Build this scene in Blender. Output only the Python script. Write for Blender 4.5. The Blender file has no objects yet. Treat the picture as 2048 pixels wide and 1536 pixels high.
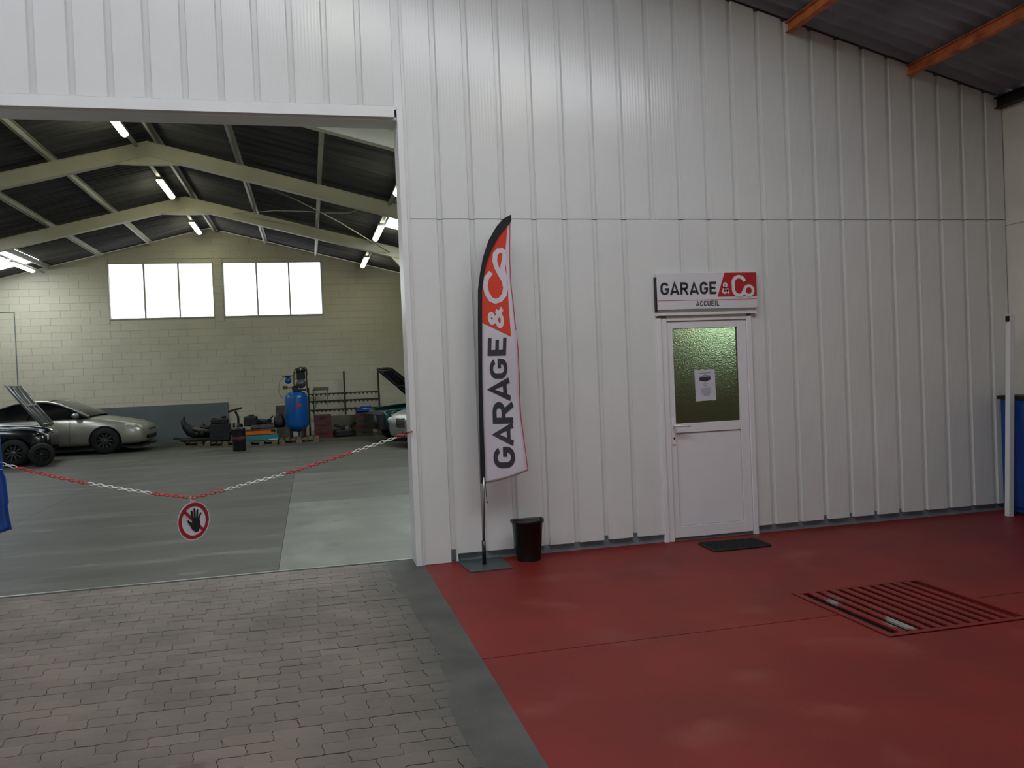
import bpy, bmesh, math, random
from mathutils import Vector, Matrix, Euler
PI = math.pi
random.seed(7)
scene = bpy.context.scene
COL = scene.collection

# ------------------------------------------------------------------ camera, sky, exposure
FPX = 1678.1
cam_data = bpy.data.cameras.new('camera')
cam = bpy.data.objects.new('camera', cam_data); COL.objects.link(cam)
cam_data.sensor_fit = 'HORIZONTAL'; cam_data.sensor_width = 36.0
cam_data.lens = 36.0 * FPX / 2048.0
cam_data.clip_start = 0.05; cam_data.clip_end = 300
yaw, pitch, roll = math.radians(13.513), math.radians(-0.914), math.radians(-2.401)
fw = Vector((math.sin(yaw)*math.cos(pitch), math.cos(yaw)*math.cos(pitch), math.sin(pitch)))
r0 = Vector((math.cos(yaw), -math.sin(yaw), 0)); u0 = r0.cross(fw)
rt = r0*math.cos(roll) + u0*math.sin(roll); up = -r0*math.sin(roll) + u0*math.cos(roll)
cam.matrix_world = Matrix(((rt.x, up.x, -fw.x, 0), (rt.y, up.y, -fw.y, -7.217), (rt.z, up.z, -fw.z, 1.65), (0, 0, 0, 1)))
scene.camera = cam
scene.view_settings.view_transform = 'Standard'; scene.view_settings.look = 'None'
scene.view_settings.gamma = 1.0; scene.view_settings.use_curve_mapping = False
scene.view_settings.exposure = 0.0
scene.cycles.max_bounces = 8; scene.cycles.diffuse_bounces = 5; scene.cycles.glossy_bounces = 4
scene.cycles.sample_clamp_indirect = 6.0
world = bpy.data.worlds.new('sky'); scene.world = world; world.use_nodes = True
wn = world.node_tree; wn.nodes.clear()
wo = wn.nodes.new('ShaderNodeOutputWorld'); wb = wn.nodes.new('ShaderNodeBackground')
sk = wn.nodes.new('ShaderNodeTexSky'); sk.sky_type = 'NISHITA'; sk.sun_disc = False
sk.sun_elevation = math.radians(38); sk.sun_rotation = math.radians(150); sk.air_density = 1.0; sk.dust_density = 3.0
wb.inputs['Strength'].default_value = 0.2
wn.links.new(sk.outputs[0], wb.inputs[0]); wn.links.new(wb.outputs[0], wo.inputs[0])

# ------------------------------------------------------------------ helpers
def lin(c):
    c = c.lstrip('#'); v = [int(c[i:i+2], 16)/255 for i in (0, 2, 4)]
    return tuple((x/12.92 if x <= .04045 else ((x+.055)/1.055)**2.4) for x in v) + (1,)
MATS = {}
def mat(name, col, rough=.6, metal=0., var=.12, scale=3., bump=0., bscale=40., col2=None, stretch=(1,1,1), spec=.5, coat=0.):
    m = bpy.data.materials.new(name); m.use_nodes = True; MATS[name] = m
    nt = m.node_tree; b = nt.nodes['Principled BSDF']; L = nt.links
    b.inputs['Roughness'].default_value = rough; b.inputs['Metallic'].default_value = metal
    b.inputs['Specular IOR Level'].default_value = spec; b.inputs['Coat Weight'].default_value = coat
    tc = nt.nodes.new('ShaderNodeTexCoord'); mp = nt.nodes.new('ShaderNodeMapping')
    mp.inputs['Scale'].default_value = stretch; L.new(tc.outputs['Object'], mp.inputs[0])
    n = nt.nodes.new('ShaderNodeTexNoise'); n.inputs['Scale'].default_value = scale; n.inputs['Detail'].default_value = 6
    L.new(mp.outputs[0], n.inputs['Vector'])
    r = nt.nodes.new('ShaderNodeValToRGB'); a = lin(col)
    c2 = lin(col2) if col2 else tuple(x*(1-var) for x in a[:3]) + (1,)
    r.color_ramp.elements[0].position = .35; r.color_ramp.elements[1].position = .65
    r.color_ramp.elements[0].color = c2; r.color_ramp.elements[1].color = a
    L.new(n.outputs['Fac'], r.inputs[0]); L.new(r.outputs[0], b.inputs['Base Color'])
    if bump:
        n2 = nt.nodes.new('ShaderNodeTexNoise'); n2.inputs['Scale'].default_value = bscale; n2.inputs['Detail'].default_value = 4
        L.new(mp.outputs[0], n2.inputs['Vector'])
        bp = nt.nodes.new('ShaderNodeBump'); bp.inputs['Strength'].default_value = bump; bp.inputs['Distance'].default_value = .01
        L.new(n2.outputs['Fac'], bp.inputs['Height']); L.new(bp.outputs[0], b.inputs['Normal'])
    return m
def emit(name, col, strength, base='#f0f0ea'):
    m = bpy.data.materials.new(name); m.use_nodes = True; MATS[name] = m
    nt = m.node_tree; b = nt.nodes['Principled BSDF']
    b.inputs['Base Color'].default_value = lin(base); b.inputs['Roughness'].default_value = .4
    n = nt.nodes.new('ShaderNodeTexNoise'); n.inputs['Scale'].default_value = 1.5
    tc = nt.nodes.new('ShaderNodeTexCoord'); nt.links.new(tc.outputs['Object'], n.inputs['Vector'])
    r = nt.nodes.new('ShaderNodeValToRGB'); a = lin(col)
    r.color_ramp.elements[0].color = tuple(x*.9 for x in a[:3]) + (1,); r.color_ramp.elements[1].color = a
    nt.links.new(n.outputs['Fac'], r.inputs[0]); nt.links.new(r.outputs[0], b.inputs['Emission Color'])
    b.inputs['Emission Strength'].default_value = strength
    return m

class MB:
    """collects shapes and links them as one mesh object"""
    def __init__(s): s.v = []; s.f = []; s.smooth = []
    def add(s, vs, fs, smooth=False):
        o = len(s.v); s.v += [tuple(v) for v in vs]; s.f += [tuple(i+o for i in f) for f in fs]; s.smooth += [smooth]*len(fs); return s
    def box(s, c, d, rot=None, bev=0.):
        x, y, z = d[0]/2, d[1]/2, d[2]/2
        if bev:
            bm = bmesh.new(); bmesh.ops.create_cube(bm, size=1)
            for v in bm.verts: v.co = Vector((v.co.x*d[0], v.co.y*d[1], v.co.z*d[2]))
            bmesh.ops.bevel(bm, geom=bm.edges[:], offset=bev, segments=1, affect='EDGES')
            vs = [v.co.copy() for v in bm.verts]; bm.verts.index_update(); fs = [[v.index for v in f.verts] for f in bm.faces]; bm.free()
        else:
            vs = [Vector(p) for p in ((-x,-y,-z),(x,-y,-z),(x,y,-z),(-x,y,-z),(-x,-y,z),(x,-y,z),(x,y,z),(-x,y,z))]
            fs = [(0,3,2,1),(4,5,6,7),(0,1,5,4),(1,2,6,5),(2,3,7,6),(3,0,4,7)]
        R = Euler(rot).to_matrix() if rot else Matrix.Identity(3)
        return s.add([R @ v + Vector(c) for v in vs], fs)
    def b2(s, a, b, bev=0.):
        return s.box([(a[i]+b[i])/2 for i in range(3)], [abs(b[i]-a[i]) for i in range(3)], bev=bev)
    def tube(s, pts, r, n=10, closed=False, caps=True):
        P = [Vector(p) for p in pts]; k = len(P); R = r if isinstance(r, (list, tuple)) else [r]*k
        vs = []; prev = None
        for i in range(k):
            a = P[i-1] if (i or closed) else P[i]; b = P[(i+1) % k] if (i < k-1 or closed) else P[i]
            t = (b-a).normalized()
            if prev is None:
                h = Vector((0,0,1)) if abs(t.z) < .9 else Vector((1,0,0)); u = t.cross(h).normalized()
            else: u = (prev - t*prev.dot(t)).normalized()
            prev = u; w = t.cross(u)
            vs += [P[i] + (u*math.cos(2*PI*j/n) + w*math.sin(2*PI*j/n))*R[i] for j in range(n)]
        fs = []
        for i in range(k if closed else k-1):
            for j in range(n):
                a, b = i*n+j, i*n+(j+1) % n; c = ((i+1) % k)*n
                fs.append((a, b, c+(j+1) % n, c+j))
        if caps and not closed: fs += [tuple(range(n-1, -1, -1)), tuple((k-1)*n+j for j in range(n))]
        return s.add(vs, fs, True)
    def cyl(s, a, b, r, n=16, r2=None): return s.tube([a, b], [r, r if r2 is None else r2], n)
    def lathe(s, prof, c=(0,0,0), axis='z', n=24):
        vs = []
        for (r, h) in prof:
            for j in range(n):
                a = 2*PI*j/n; x, y = r*math.cos(a), r*math.sin(a)
                p = {'z': (x, y, h), 'y': (x, h, y), 'x': (h, x, y)}[axis]
                vs.append(Vector(p) + Vector(c))
        fs = [(i*n+j, i*n+(j+1) % n, (i+1)*n+(j+1) % n, (i+1)*n+j) for i in range(len(prof)-1) for j in range(n)]
        return s.add(vs, fs, True)
    def prism(s, poly, a, b, plane='xz'):
        """polygon in a plane, extruded from a to b along the third axis"""
        n = len(poly)
        def P(q, t): return {'xz': (q[0], t, q[1]), 'xy': (q[0], q[1], t), 'yz': (t, q[0], q[1])}[plane]
        return s.add([P(q, a) for q in poly] + [P(q, b) for q in poly],
                     [tuple(range(n)), tuple(range(2*n-1, n-1, -1))] + [(i, i+n, (i+1) % n + n, (i+1) % n) for i in range(n)])
    def build(s, name, m, parent=None, loc=None, bev=0., sub=0, sm=False):
        me = bpy.data.meshes.new(name); me.from_pydata(s.v, [], s.f); me.materials.append(m if not isinstance(m, str) else MATS[m])
        me.polygons.foreach_set('use_smooth', [bool(x or sm) for x in s.smooth])
        bm = bmesh.new(); bm.from_mesh(me); bmesh.ops.recalc_face_normals(bm, faces=bm.faces[:]); bm.to_mesh(me); bm.free()
        o = bpy.data.objects.new(name, me); COL.objects.link(o)
        if parent: o.parent = parent
        if loc: o.location = loc
        if bev:
            md = o.modifiers.new('bevel', 'BEVEL'); md.width = bev; md.segments = 2; md.limit_method = 'ANGLE'
        if sub:
            md = o.modifiers.new('sub', 'SUBSURF'); md.levels = md.render_levels = sub
        return o
def tag(o, label, cat, group=None):
    o['label'] = label; o['category'] = cat
    if group: o['group'] = group
    return o
def struct(o): o['kind'] = 'structure'; return o
def empty(name, loc=(0,0,0), rz=0.):
    o = bpy.data.objects.new(name, None); COL.objects.link(o); o.location = loc; o.rotation_euler = (0,0,rz)
    o.empty_display_size = .1; return o
def thing(name, label, cat, loc=(0,0,0), rz=0., group=None): return tag(empty(name, loc, rz), label, cat, group)
def kids(o): return [c for c in o.children]
def copy_tree(o, parent=None):
    c = o.copy(); COL.objects.link(c)
    if parent: c.parent = parent
    for ch in kids(o): copy_tree(ch, c)
    return c
def inst(src, parent, loc, rot=(0,0,0), sc=(1,1,1), m=None):
    c = src.copy(); COL.objects.link(c); c.parent = parent; c.location = loc; c.rotation_euler = rot; c.scale = sc; return c

# ------------------------------------------------------------------ materials
mat('white_cladding', '#d8d9d8', .22, 0., .05, 1.2, .0)
mat('white_trim', '#dcdcdc', .35, 0., .05, 3.)
mat('upvc', '#dedce0', .3, 0., .03, 3.)
mat('grey_curb', '#7d8790', .8, 0., .25, 6., .3, 60.)
mat('wall_paint_cream', '#bcb6a4', .75, 0., .10, .8, .15, 90.)
mat('right_wall_paint', '#d8d4c8', .8, 0., .12, 2.0, .3, 50.)
mat('concrete', '#4b4942', .55, 0., .2, 1.1, .12, 30., col2='#3b3a34', stretch=(.5, 1.6, 1), spec=.35)
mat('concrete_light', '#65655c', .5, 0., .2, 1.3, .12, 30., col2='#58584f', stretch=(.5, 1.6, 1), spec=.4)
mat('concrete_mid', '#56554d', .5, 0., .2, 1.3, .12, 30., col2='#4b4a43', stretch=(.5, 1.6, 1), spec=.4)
mat('concrete_joint', '#2e2e2b', .8)
mat('paver', '#6c6258', .75, 0., .2, 1.7, .4, 120., col2='#5a524a')
mat('paver_bed', '#35302c', .95)
mat('slurry', '#4d4c47', .8, 0., .2, 3., .3, 80., col2='#3d3d39')
mat('red_paint', '#751f19', .5, 0., .12, 1.3, .12, 60., col2='#651b17', spec=.3)
mat('steel_angle', '#8d9290', .35, .7, .2, 5.)
mat('roof_dark', '#625f61', .9, 0., .35, 1.4, col2='#4a4749', spec=.2, stretch=(.5, 6, 1))
mat('roof_front', '#868b94', .8, 0., .3, 2.0, col2='#72767d')
mat('purlin_grey', '#b0aea4', .5, .2, .2, 4.)
mat('rafter_paint', '#dcd5bc', .55, 0., .12, 1.5)
mat('rust_paint', '#dd8048', .7, 0., .3, 5., .2, 60., col2='#a05230')
mat('dark_rust', '#45261c', .8, .2, .3, 8.)
mat('dark_steel', '#2a2826', .5, .4, .3, 6.)
mat('black_plastic', '#0e0e12', .35, 0., .2, 10.)
mat('rubber', '#0c0c0d', .8, 0., .2, 20.)
mat('black_rubber_mat', '#131917', .9, 0., .3, 60., .6, 200.)
mat('black_cloth', '#15161a', .8)
mat('white_cloth', '#cbc5cf', .8, 0., .05, 2.)
mat('flag_red', '#cf3a22', .75, 0., .05, 2.)
mat('flag_line', '#c03040', .75)
mat('ink', '#34343e', .6)
mat('sign_white', '#d5d3d8', .3, 0., .03, 3.)
mat('sign_red', '#b0262a', .3, 0., .04, 3.)
mat('sign_letter', '#34333c', .35)
mat('paper', '#c6c4cf', .8, 0., .03, 5.)
mat('print_grey', '#8b8a98', .8); mat('print_dark', '#30303c', .8)
mat('chrome', '#9a9a9c', .25, .9, .1, 6.)
mat('alu', '#8b8c8e', .35, .8, .1, 6.)
mat('steel_plate', '#4b5454', .5, .3, .2, 5.)
mat('chain_red', '#b52a32', .35); mat('chain_white', '#c9c9c2', .35)
mat('prohibit_red', '#8d1622', .4); mat('prohibit_white', '#b9b6bc', .4); mat('prohibit_black', '#111318', .4)
mat('blue_tarp', '#1c4ea0', .5, 0., .3, 6., .5, 12., col2='#153c80')
mat('blue_paint', '#0f3f8c', .35, 0., .15, 4.)
mat('tank_blue', '#0b5198', .28, 0., .15, 4.)
mat('grey_board', '#5c6464', .7, 0., .12, 2.)
mat('engine_dark', '#141416', .5, .3, .5, 14., .6, 30., col2='#26262a')
mat('engine_alu', '#5c5a58', .5, .6, .4, 14., .4, 30.)
mat('pallet_wood', '#6f6350', .85, 0., .3, 8., .2, 40.)
mat('red_crate', '#5e1a1e', .6, 0., .2, 6.)
mat('brown_crate', '#4d423c', .7, 0., .2, 6.)
mat('orange_paint', '#d0611a', .5, 0., .2, 6.); mat('teal_paint', '#1c7c84', .5, 0., .2, 6.)
mat('olive_box', '#5d5c48', .7, 0., .15, 5.)
mat('silver_paint', '#a3a096', .3, .55, .08, 2., coat=.3)
mat('silver_paint_cool', '#9c9e9e', .3, .55, .08, 2., coat=.3)
mat('green_paint', '#0e3a3c', .25, .3, .1, 2., coat=.5)
mat('black_paint', '#101114', .22, .2, .1, 2., coat=.5)
mat('grey_hood', '#55564f', .35, .3, .1, 2.)
mat('car_glass', '#0b0d10', .08, 0., .1, 2.)
mat('windscreen', '#3c3d3b', .12, 0., .1, 2.)
mat('rim', '#5d5e60', .4, .7, .1, 8.)
mat('headlamp', '#c8d0cc', .12, .2, .1, 20.)
mat('cable', '#9a9688', .5, .3, .1, 5.)
mat('office_wall', '#a39c80', .8, 0., .1, 2.); mat('office_floor', '#4a382e', .7, 0., .1, 2.)
# paver tint differs from stone to stone, cladding has fine stiffening lines
def rand_tint(m, amt):
    nt = m.node_tree; b = nt.nodes['Principled BSDF']; src = b.inputs['Base Color'].links[0].from_socket
    oi = nt.nodes.new('ShaderNodeObjectInfo'); g = nt.nodes.new('ShaderNodeNewGeometry')
    ad = nt.nodes.new('ShaderNodeMath'); ad.operation = 'ADD'
    nt.links.new(oi.outputs['Random'], ad.inputs[0]); nt.links.new(g.outputs['Random Per Island'], ad.inputs[1])
    fr = nt.nodes.new('ShaderNodeMath'); fr.operation = 'FRACT'; nt.links.new(ad.outputs[0], fr.inputs[0])
    mr = nt.nodes.new('ShaderNodeMapRange'); mr.inputs['To Min'].default_value = 1-amt; mr.inputs['To Max'].default_value = 1+amt
    nt.links.new(fr.outputs[0], mr.inputs['Value'])
    hs = nt.nodes.new('ShaderNodeHueSaturation'); nt.links.new(mr.outputs[0], hs.inputs['Value']); nt.links.new(src, hs.inputs['Color'])
    nt.links.new(hs.outputs[0], b.inputs['Base Color'])
rand_tint(MATS['paver'], .09); rand_tint(MATS['wall_paint_cream'], .02)
def world_coords(m):
    nt = m.node_tree
    mp = [n for n in nt.nodes if n.type == 'MAPPING'][0]; g = nt.nodes.new('ShaderNodeNewGeometry')
    nt.links.new(g.outputs['Position'], mp.inputs[0])
for k in ('paver', 'wall_paint_cream'): world_coords(MATS[k])
def stain(m, col, scale, lo, hi, stretch=(1,1,1)):
    """patches of wear or oil with a shape of their own"""
    nt = m.node_tree; b = nt.nodes['Principled BSDF']; src = b.inputs['Base Color'].links[0].from_socket
    g = nt.nodes.new('ShaderNodeNewGeometry'); mp = nt.nodes.new('ShaderNodeMapping'); mp.inputs['Scale'].default_value = stretch
    mp.inputs['Location'].default_value = (3.1, 1.7, 0)
    n = nt.nodes.new('ShaderNodeTexNoise'); n.inputs['Scale'].default_value = scale; n.inputs['Detail'].default_value = 8
    r = nt.nodes.new('ShaderNodeValToRGB'); r.color_ramp.elements[0].position = lo; r.color_ramp.elements[1].position = hi
    mx = nt.nodes.new('ShaderNodeMixRGB'); mx.inputs[2].default_value = lin(col)
    L = nt.links; L.new(g.outputs['Position'], mp.inputs[0]); L.new(mp.outputs[0], n.inputs['Vector']); L.new(n.outputs['Fac'], r.inputs[0])
    L.new(r.outputs[0], mx.inputs[0]); L.new(src, mx.inputs[1]); L.new(mx.outputs[0], b.inputs['Base Color'])
    return r
stain(MATS['paver'], '#3e2f2a', 2.2, .66, .78)
# cement dust trodden over the last stones beside the strip
pn = MATS['paver'].node_tree; pb_ = pn.nodes['Principled BSDF']; src_ = pb_.inputs['Base Color'].links[0].from_socket
gg = pn.nodes.new('ShaderNodeNewGeometry'); sp = pn.nodes.new('ShaderNodeSeparateXYZ'); nn = pn.nodes.new('ShaderNodeTexNoise')
nn.inputs['Scale'].default_value = 3.5; nn.inputs['Detail'].default_value = 7
mr_ = pn.nodes.new('ShaderNodeMapRange'); mr_.inputs['From Min'].default_value = .15; mr_.inputs['From Max'].default_value = .72
mu = pn.nodes.new('ShaderNodeMath'); mu.operation = 'MULTIPLY_ADD'; mu.inputs[1].default_value = 1.3; mu.use_clamp = True
mu2 = pn.nodes.new('ShaderNodeMath'); mu2.operation = 'MULTIPLY_ADD'; mu2.inputs[1].default_value = 1.6; mu2.inputs[2].default_value = -1.1
mxx = pn.nodes.new('ShaderNodeMixRGB'); mxx.inputs[2].default_value = lin('#4a4944')
pn.links.new(gg.outputs['Position'], sp.inputs[0]); pn.links.new(gg.outputs['Position'], nn.inputs['Vector']); pn.links.new(sp.outputs[0], mr_.inputs['Value'])
pn.links.new(nn.outputs['Fac'], mu2.inputs[0]); pn.links.new(mr_.outputs[0], mu.inputs[0]); pn.links.new(mu2.outputs[0], mu.inputs[2])
pn.links.new(mu.outputs[0], mxx.inputs[0]); pn.links.new(src_, mxx.inputs[1]); pn.links.new(mxx.outputs[0], pb_.inputs['Base Color'])
stain(MATS['concrete'], '#6c6c62', 1.6, .55, .8, (.35, 1.4, 1))
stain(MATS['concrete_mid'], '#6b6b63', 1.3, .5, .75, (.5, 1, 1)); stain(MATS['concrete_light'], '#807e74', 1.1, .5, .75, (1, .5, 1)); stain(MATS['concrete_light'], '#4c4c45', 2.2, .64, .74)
stain(MATS['concrete'], '#8a8c86', 2.6, .66, .82, (.3, 1.5, 1))
stain(MATS['concrete'], '#3c3c37', 3.0, .62, .72)
stain(MATS['red_paint'], '#7d4038', 1.8, .58, .85)
mc = MATS['white_cladding'].node_tree
g = mc.nodes.new('ShaderNodeNewGeometry'); sx = mc.nodes.new('ShaderNodeSeparateXYZ'); mc.links.new(g.outputs['Position'], sx.inputs[0])
mm = mc.nodes.new('ShaderNodeMath'); mm.operation = 'MULTIPLY'; mm.inputs[1].default_value = 2*PI/.028; mc.links.new(sx.outputs[0], mm.inputs[0])
ms = mc.nodes.new('ShaderNodeMath'); ms.operation = 'SINE'; mc.links.new(mm.outputs[0], ms.inputs[0])
nz = mc.nodes.new('ShaderNodeTexNoise'); nz.inputs['Scale'].default_value = 1.; nz.inputs['Detail'].default_value = 2
mpp = mc.nodes.new('ShaderNodeMapping'); mpp.inputs['Scale'].default_value = (9, 1, .25); mc.links.new(g.outputs['Position'], mpp.inputs[0]); mc.links.new(mpp.outputs[0], nz.inputs['Vector'])
ma = mc.nodes.new('ShaderNodeMath'); ma.operation = 'MULTIPLY_ADD'; ma.inputs[1].default_value = 6.0
mc.links.new(nz.outputs['Fac'], ma.inputs[0]); mc.links.new(ms.outputs[0], ma.inputs[2])
bp = mc.nodes.new('ShaderNodeBump'); bp.inputs['Strength'].default_value = .35; bp.inputs['Distance'].default_value = .0006
mc.links.new(ma.outputs[0], bp.inputs['Height']); mc.links.new(bp.outputs[0], mc.nodes['Principled BSDF'].inputs['Normal'])
emit('daylight_pane', '#f4fbff', 2.2)
emit('skylight_sheet', '#e8f4ff', 12.5)
emit('front_skylight', '#eef1fa', 6.4)
emit('tube_glow', '#fbffd8', 26.0)
emit('office_white', '#fff2d8', 7.0)
emit('office_glow', '#d8ffe4', 5.0)

# ------------------------------------------------------------------ floor of the front bay
floor_p = struct(empty('floor'))
MB().b2((-9.2, -9.5, -.30), (.88, .28, -.009)).build('bed', 'paver_bed', floor_p)
PW, PL = .1125, .225
def paver_mesh():
    xs = []; nx, ny = 8, 5; top = []; g = .0015
    def wob(u): return .0042*math.sin(2*PI*u/PW)
    def send(v): return .0065*math.sin(2*PI*v/PW)
    for j in range(ny+1):
        for i in range(nx+1):
            u = g + (PL-2*g)*i/nx; v = g + (PW-2*g)*j/ny
            a = wob(u); e = send(v)
            x = u + e; y = v + wob(x)
            z = 0 if (0 < i < nx and 0 < j < ny) else -.0015
            top.append((x, y, z))
    idx = lambda i, j: j*(nx+1)+i
    fs = [(idx(i, j), idx(i+1, j), idx(i+1, j+1), idx(i, j+1)) for j in range(ny) for i in range(nx)]
    ring = [idx(i, 0) for i in range(nx)] + [idx(nx, j) for j in range(ny)] + [idx(i, ny) for i in range(nx, 0, -1)] + [idx(0, j) for j in range(ny, 0, -1)]
    n = len(top); low = [(top[k][0], top[k][1], -.012) for k in ring]
    for a in range(len(ring)): fs.append((ring[a], n+a, n+(a+1) % len(ring), ring[(a+1) % len(ring)]))
    return top+low, fs
pv, pf = paver_mesh()
pme = bpy.data.meshes.new('brick'); pme.from_pydata(pv, [], pf); pme.materials.append(MATS['paver'])
spots = []
for r in range(-84, 2):
    y = .15 + (r)*PW
    if y + PW > .275: continue
    for k in range(-42, 4):
        x = .66 - PL + k*PL + (PL/2 if r % 2 else 0)
        if x + PL > .90 or x < -9: continue
        dx, dy = x+.11, y+.05+7.217
        th = math.atan2(dx, dy); vis = dy > 3.25 and -.335 < th - yaw + .03 and x > -2.6
        spots.append((0 if vis else 1, math.hypot(dx, dy), x, y))
spots.sort()
rest = MB()
for i, (nv, d, x, y) in enumerate(spots):
    z = random.uniform(-.0015, .0012); rz = random.uniform(-.006, .006)
    if i < 300 and nv == 0:
        o = bpy.data.objects.new('brick', pme); COL.objects.link(o); o.parent = floor_p
        o.location = (x, y, z); o.rotation_euler = (random.uniform(-.008, .008), random.uniform(-.006, .006), rz)
    elif nv == 0 or x > -4.5 and y > -6:
        rest.add([(v[0]+x, v[1]+y, v[2]+z) for v in pv], pf)
ro = rest.build('brick', 'paver', floor_p); ro['kind'] = 'stuff'
MB().b2((-9.2, -9.5, -.05), (-4.5, .28, -.002)).build('outer_paving', 'paver', floor_p)
MB().b2((-4.5, -9.5, -.05), (.88, -6, -.002)).build('outer_paving', 'paver', floor_p)
# smeared cement strip over the last stones beside the red paint
edge = []
random.seed(11)
for i in range(60):
    y = -9.4 + i*(9.66/59); t = max(0, min(1, (y+4.0)/3.6))
    edge.append((.64 + random.uniform(-.02, .02) - .10*t*t*0 + random.uniform(-.015, .015) - (.05 if y > -1.2 else 0)*(y+1.2) + .03*math.sin(y*2.3), y))
poly = [(.885, -9.4)] + [(.885, .26)] + edge[::-1]
sl = MB(); n = len(edge)
sl.add([(e[0], e[1], .0012) for e in edge] + [(e[0]+.05, e[1], .0035) for e in edge] + [(.888, e[1], .0035) for e in edge],
       [(i, i+1, n+i+1, n+i) for i in range(n-1)] + [(n+i, n+i+1, 2*n+i+1, 2*n+i) for i in range(n-1)], True)
struct(sl.build('cement_strip', 'slurry', floor_p))

# red painted slab with a pit under the grating; joint line across
gx0, gx1, gy0, gy1 = 3.22, 4.26, -2.98, -1.94
rf = struct(empty('floor'))
def slab(a, b): MB().b2((a[0], a[1], -.2), (b[0], b[1], 0)).build('slab', 'red_paint', rf)
jy = -2.495
slab((.89, jy+.004), (gx0, 0.03)); slab((gx1, jy+.004), (7.05, .03)); slab((gx0, gy1), (gx1, .03))
slab((.89, -9.5), (gx0, jy-.004)); slab((gx1, -9.5), (7.05, jy-.004)); slab((gx0, -9.5), (gx1, gy0))
MB().b2((.89, -9.5, -.2), (gx0, .03, -.008)).build('joint', 'red_paint', rf)
MB().b2((gx1, -9.5, -.2), (7.05, .03, -.008)).build('joint', 'red_paint', rf)
pit = MB(); pit.b2((gx0-.05, gy0-.05, -.8), (gx1+.05, gy1+.05, -.75))
for a, b in (((gx0-.05, gy0-.05), (gx0, gy1+.05)), ((gx1, gy0-.05), (gx1+.05, gy1+.05)), ((gx0, gy0-.05), (gx1, gy0)), ((gx0, gy1), (gx1, gy1+.05))):
    pit.b2((a[0], a[1], -.8), (b[0], b[1], -.201))
pit.build('pit', 'paver_bed', rf)
gr = thing('floor_grating', 'square red-painted floor grating with eleven dark slots, worn at its near corner', 'grating', (gx0, gy0, 0))
W_ = gx1-gx0; g_ = .006
for a, b in (((g_, g_), (.05, W_-g_)), ((W_-.05, g_), (W_-g_, W_-g_)), ((.05, g_), (W_-.05, .05)), ((.05, W_-.05), (W_-.05, W_-g_))):
    MB().b2((a[0], a[1], -.03), (b[0], b[1], .006)).build('frame', 'red_paint', gr)
nb = 12; pitch_ = (W_-.1)/11
mat('worn_red', '#751f19', .5, 0., .1, 3., col2='#6b1c17', spec=.3)
stain(MATS['worn_red'], '#86827a', 2.4, .50, .58)
for i in range(10):
    x = .05 + (i+1)*pitch_ - .027
    bo_ = MB().b2((x+.003, .05, -.006), (x+.051, W_-.05, .005)).build('bar', 'worn_red' if i < 2 else 'red_paint', gr)
    MB().b2((x+.018, .05, -.05), (x+.036, W_-.05, -.0065)).build('web', 'paver_bed', bo_)

# ------------------------------------------------------------------ hall floor
hf = struct(empty('floor'))
ys = [.30, 4.4, 7.9, 11.4, 14.9, 18.0]; xs = [-9.0, -6.95, -3.65, -.34, 3.0, 6.6]
for i in range(len(xs)-1):
    for j in range(len(ys)-1):
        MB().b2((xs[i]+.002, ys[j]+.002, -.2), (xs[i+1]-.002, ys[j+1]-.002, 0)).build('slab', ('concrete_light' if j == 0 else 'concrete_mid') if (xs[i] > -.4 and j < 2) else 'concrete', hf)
MB().b2((-9, .3, -.25), (6.7, 18, -.012)).build('joint', 'concrete_joint', hf)
struct(MB().b2((-2.6, .27, -.05), (.83, .302, .008)).build('trim_1', 'steel_angle'))
# ------------------------------------------------------------------ front cladding wall
def ztop(x): return 5.047 - .268*(x-3.972) if x > -2.6 else 5.047 - .268*(-5.2-x-3.972)
JX = .82   # opening's side; the opening runs from x = -2.42 to JX, up to z = 3.85
wf = struct(empty('wall_front'))
def sheet(x0, x1, rights, z0, z1, y=0., name='panel'):
    """a metal sheet with flat pans and narrow set-back grooves; rights = right edges of grooves; z1 a number or a function"""
    pr = [(x0, y)]
    for r in rights:
        if r-.055 <= x0+.005 or r >= x1-.004: continue
        pr += [(r-.056, y), (r-.046, y+.028), (r-.008, y+.028), (r, y)]
    pr.append((x1, y))
    f = z1 if callable(z1) else (lambda x: z1)
    n = len(pr)
    vs = [(p[0], p[1], z0) for p in pr] + [(p[0], p[1], f(p[0])) for p in pr]
    vs += [(p[0], p[1]+.0015, z0) for p in pr] + [(p[0], p[1]+.0015, f(p[0])) for p in pr]
    fs = [(i, i+1, n+i+1, n+i) for i in range(n-1)] + [(2*n+i+1, 2*n+i, 3*n+i, 3*n+i+1) for i in range(n-1)]
    fs += [(i, 2*n+i, 2*n+i+1, i+1) for i in range(n-1)]
    return MB().add(vs, fs).build(name, 'white_cladding', wf)
PI_ = .2825
RL = [2.311 + PI_*k for k in range(-4, 17)]
zb = .075; seam = 2.988
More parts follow.
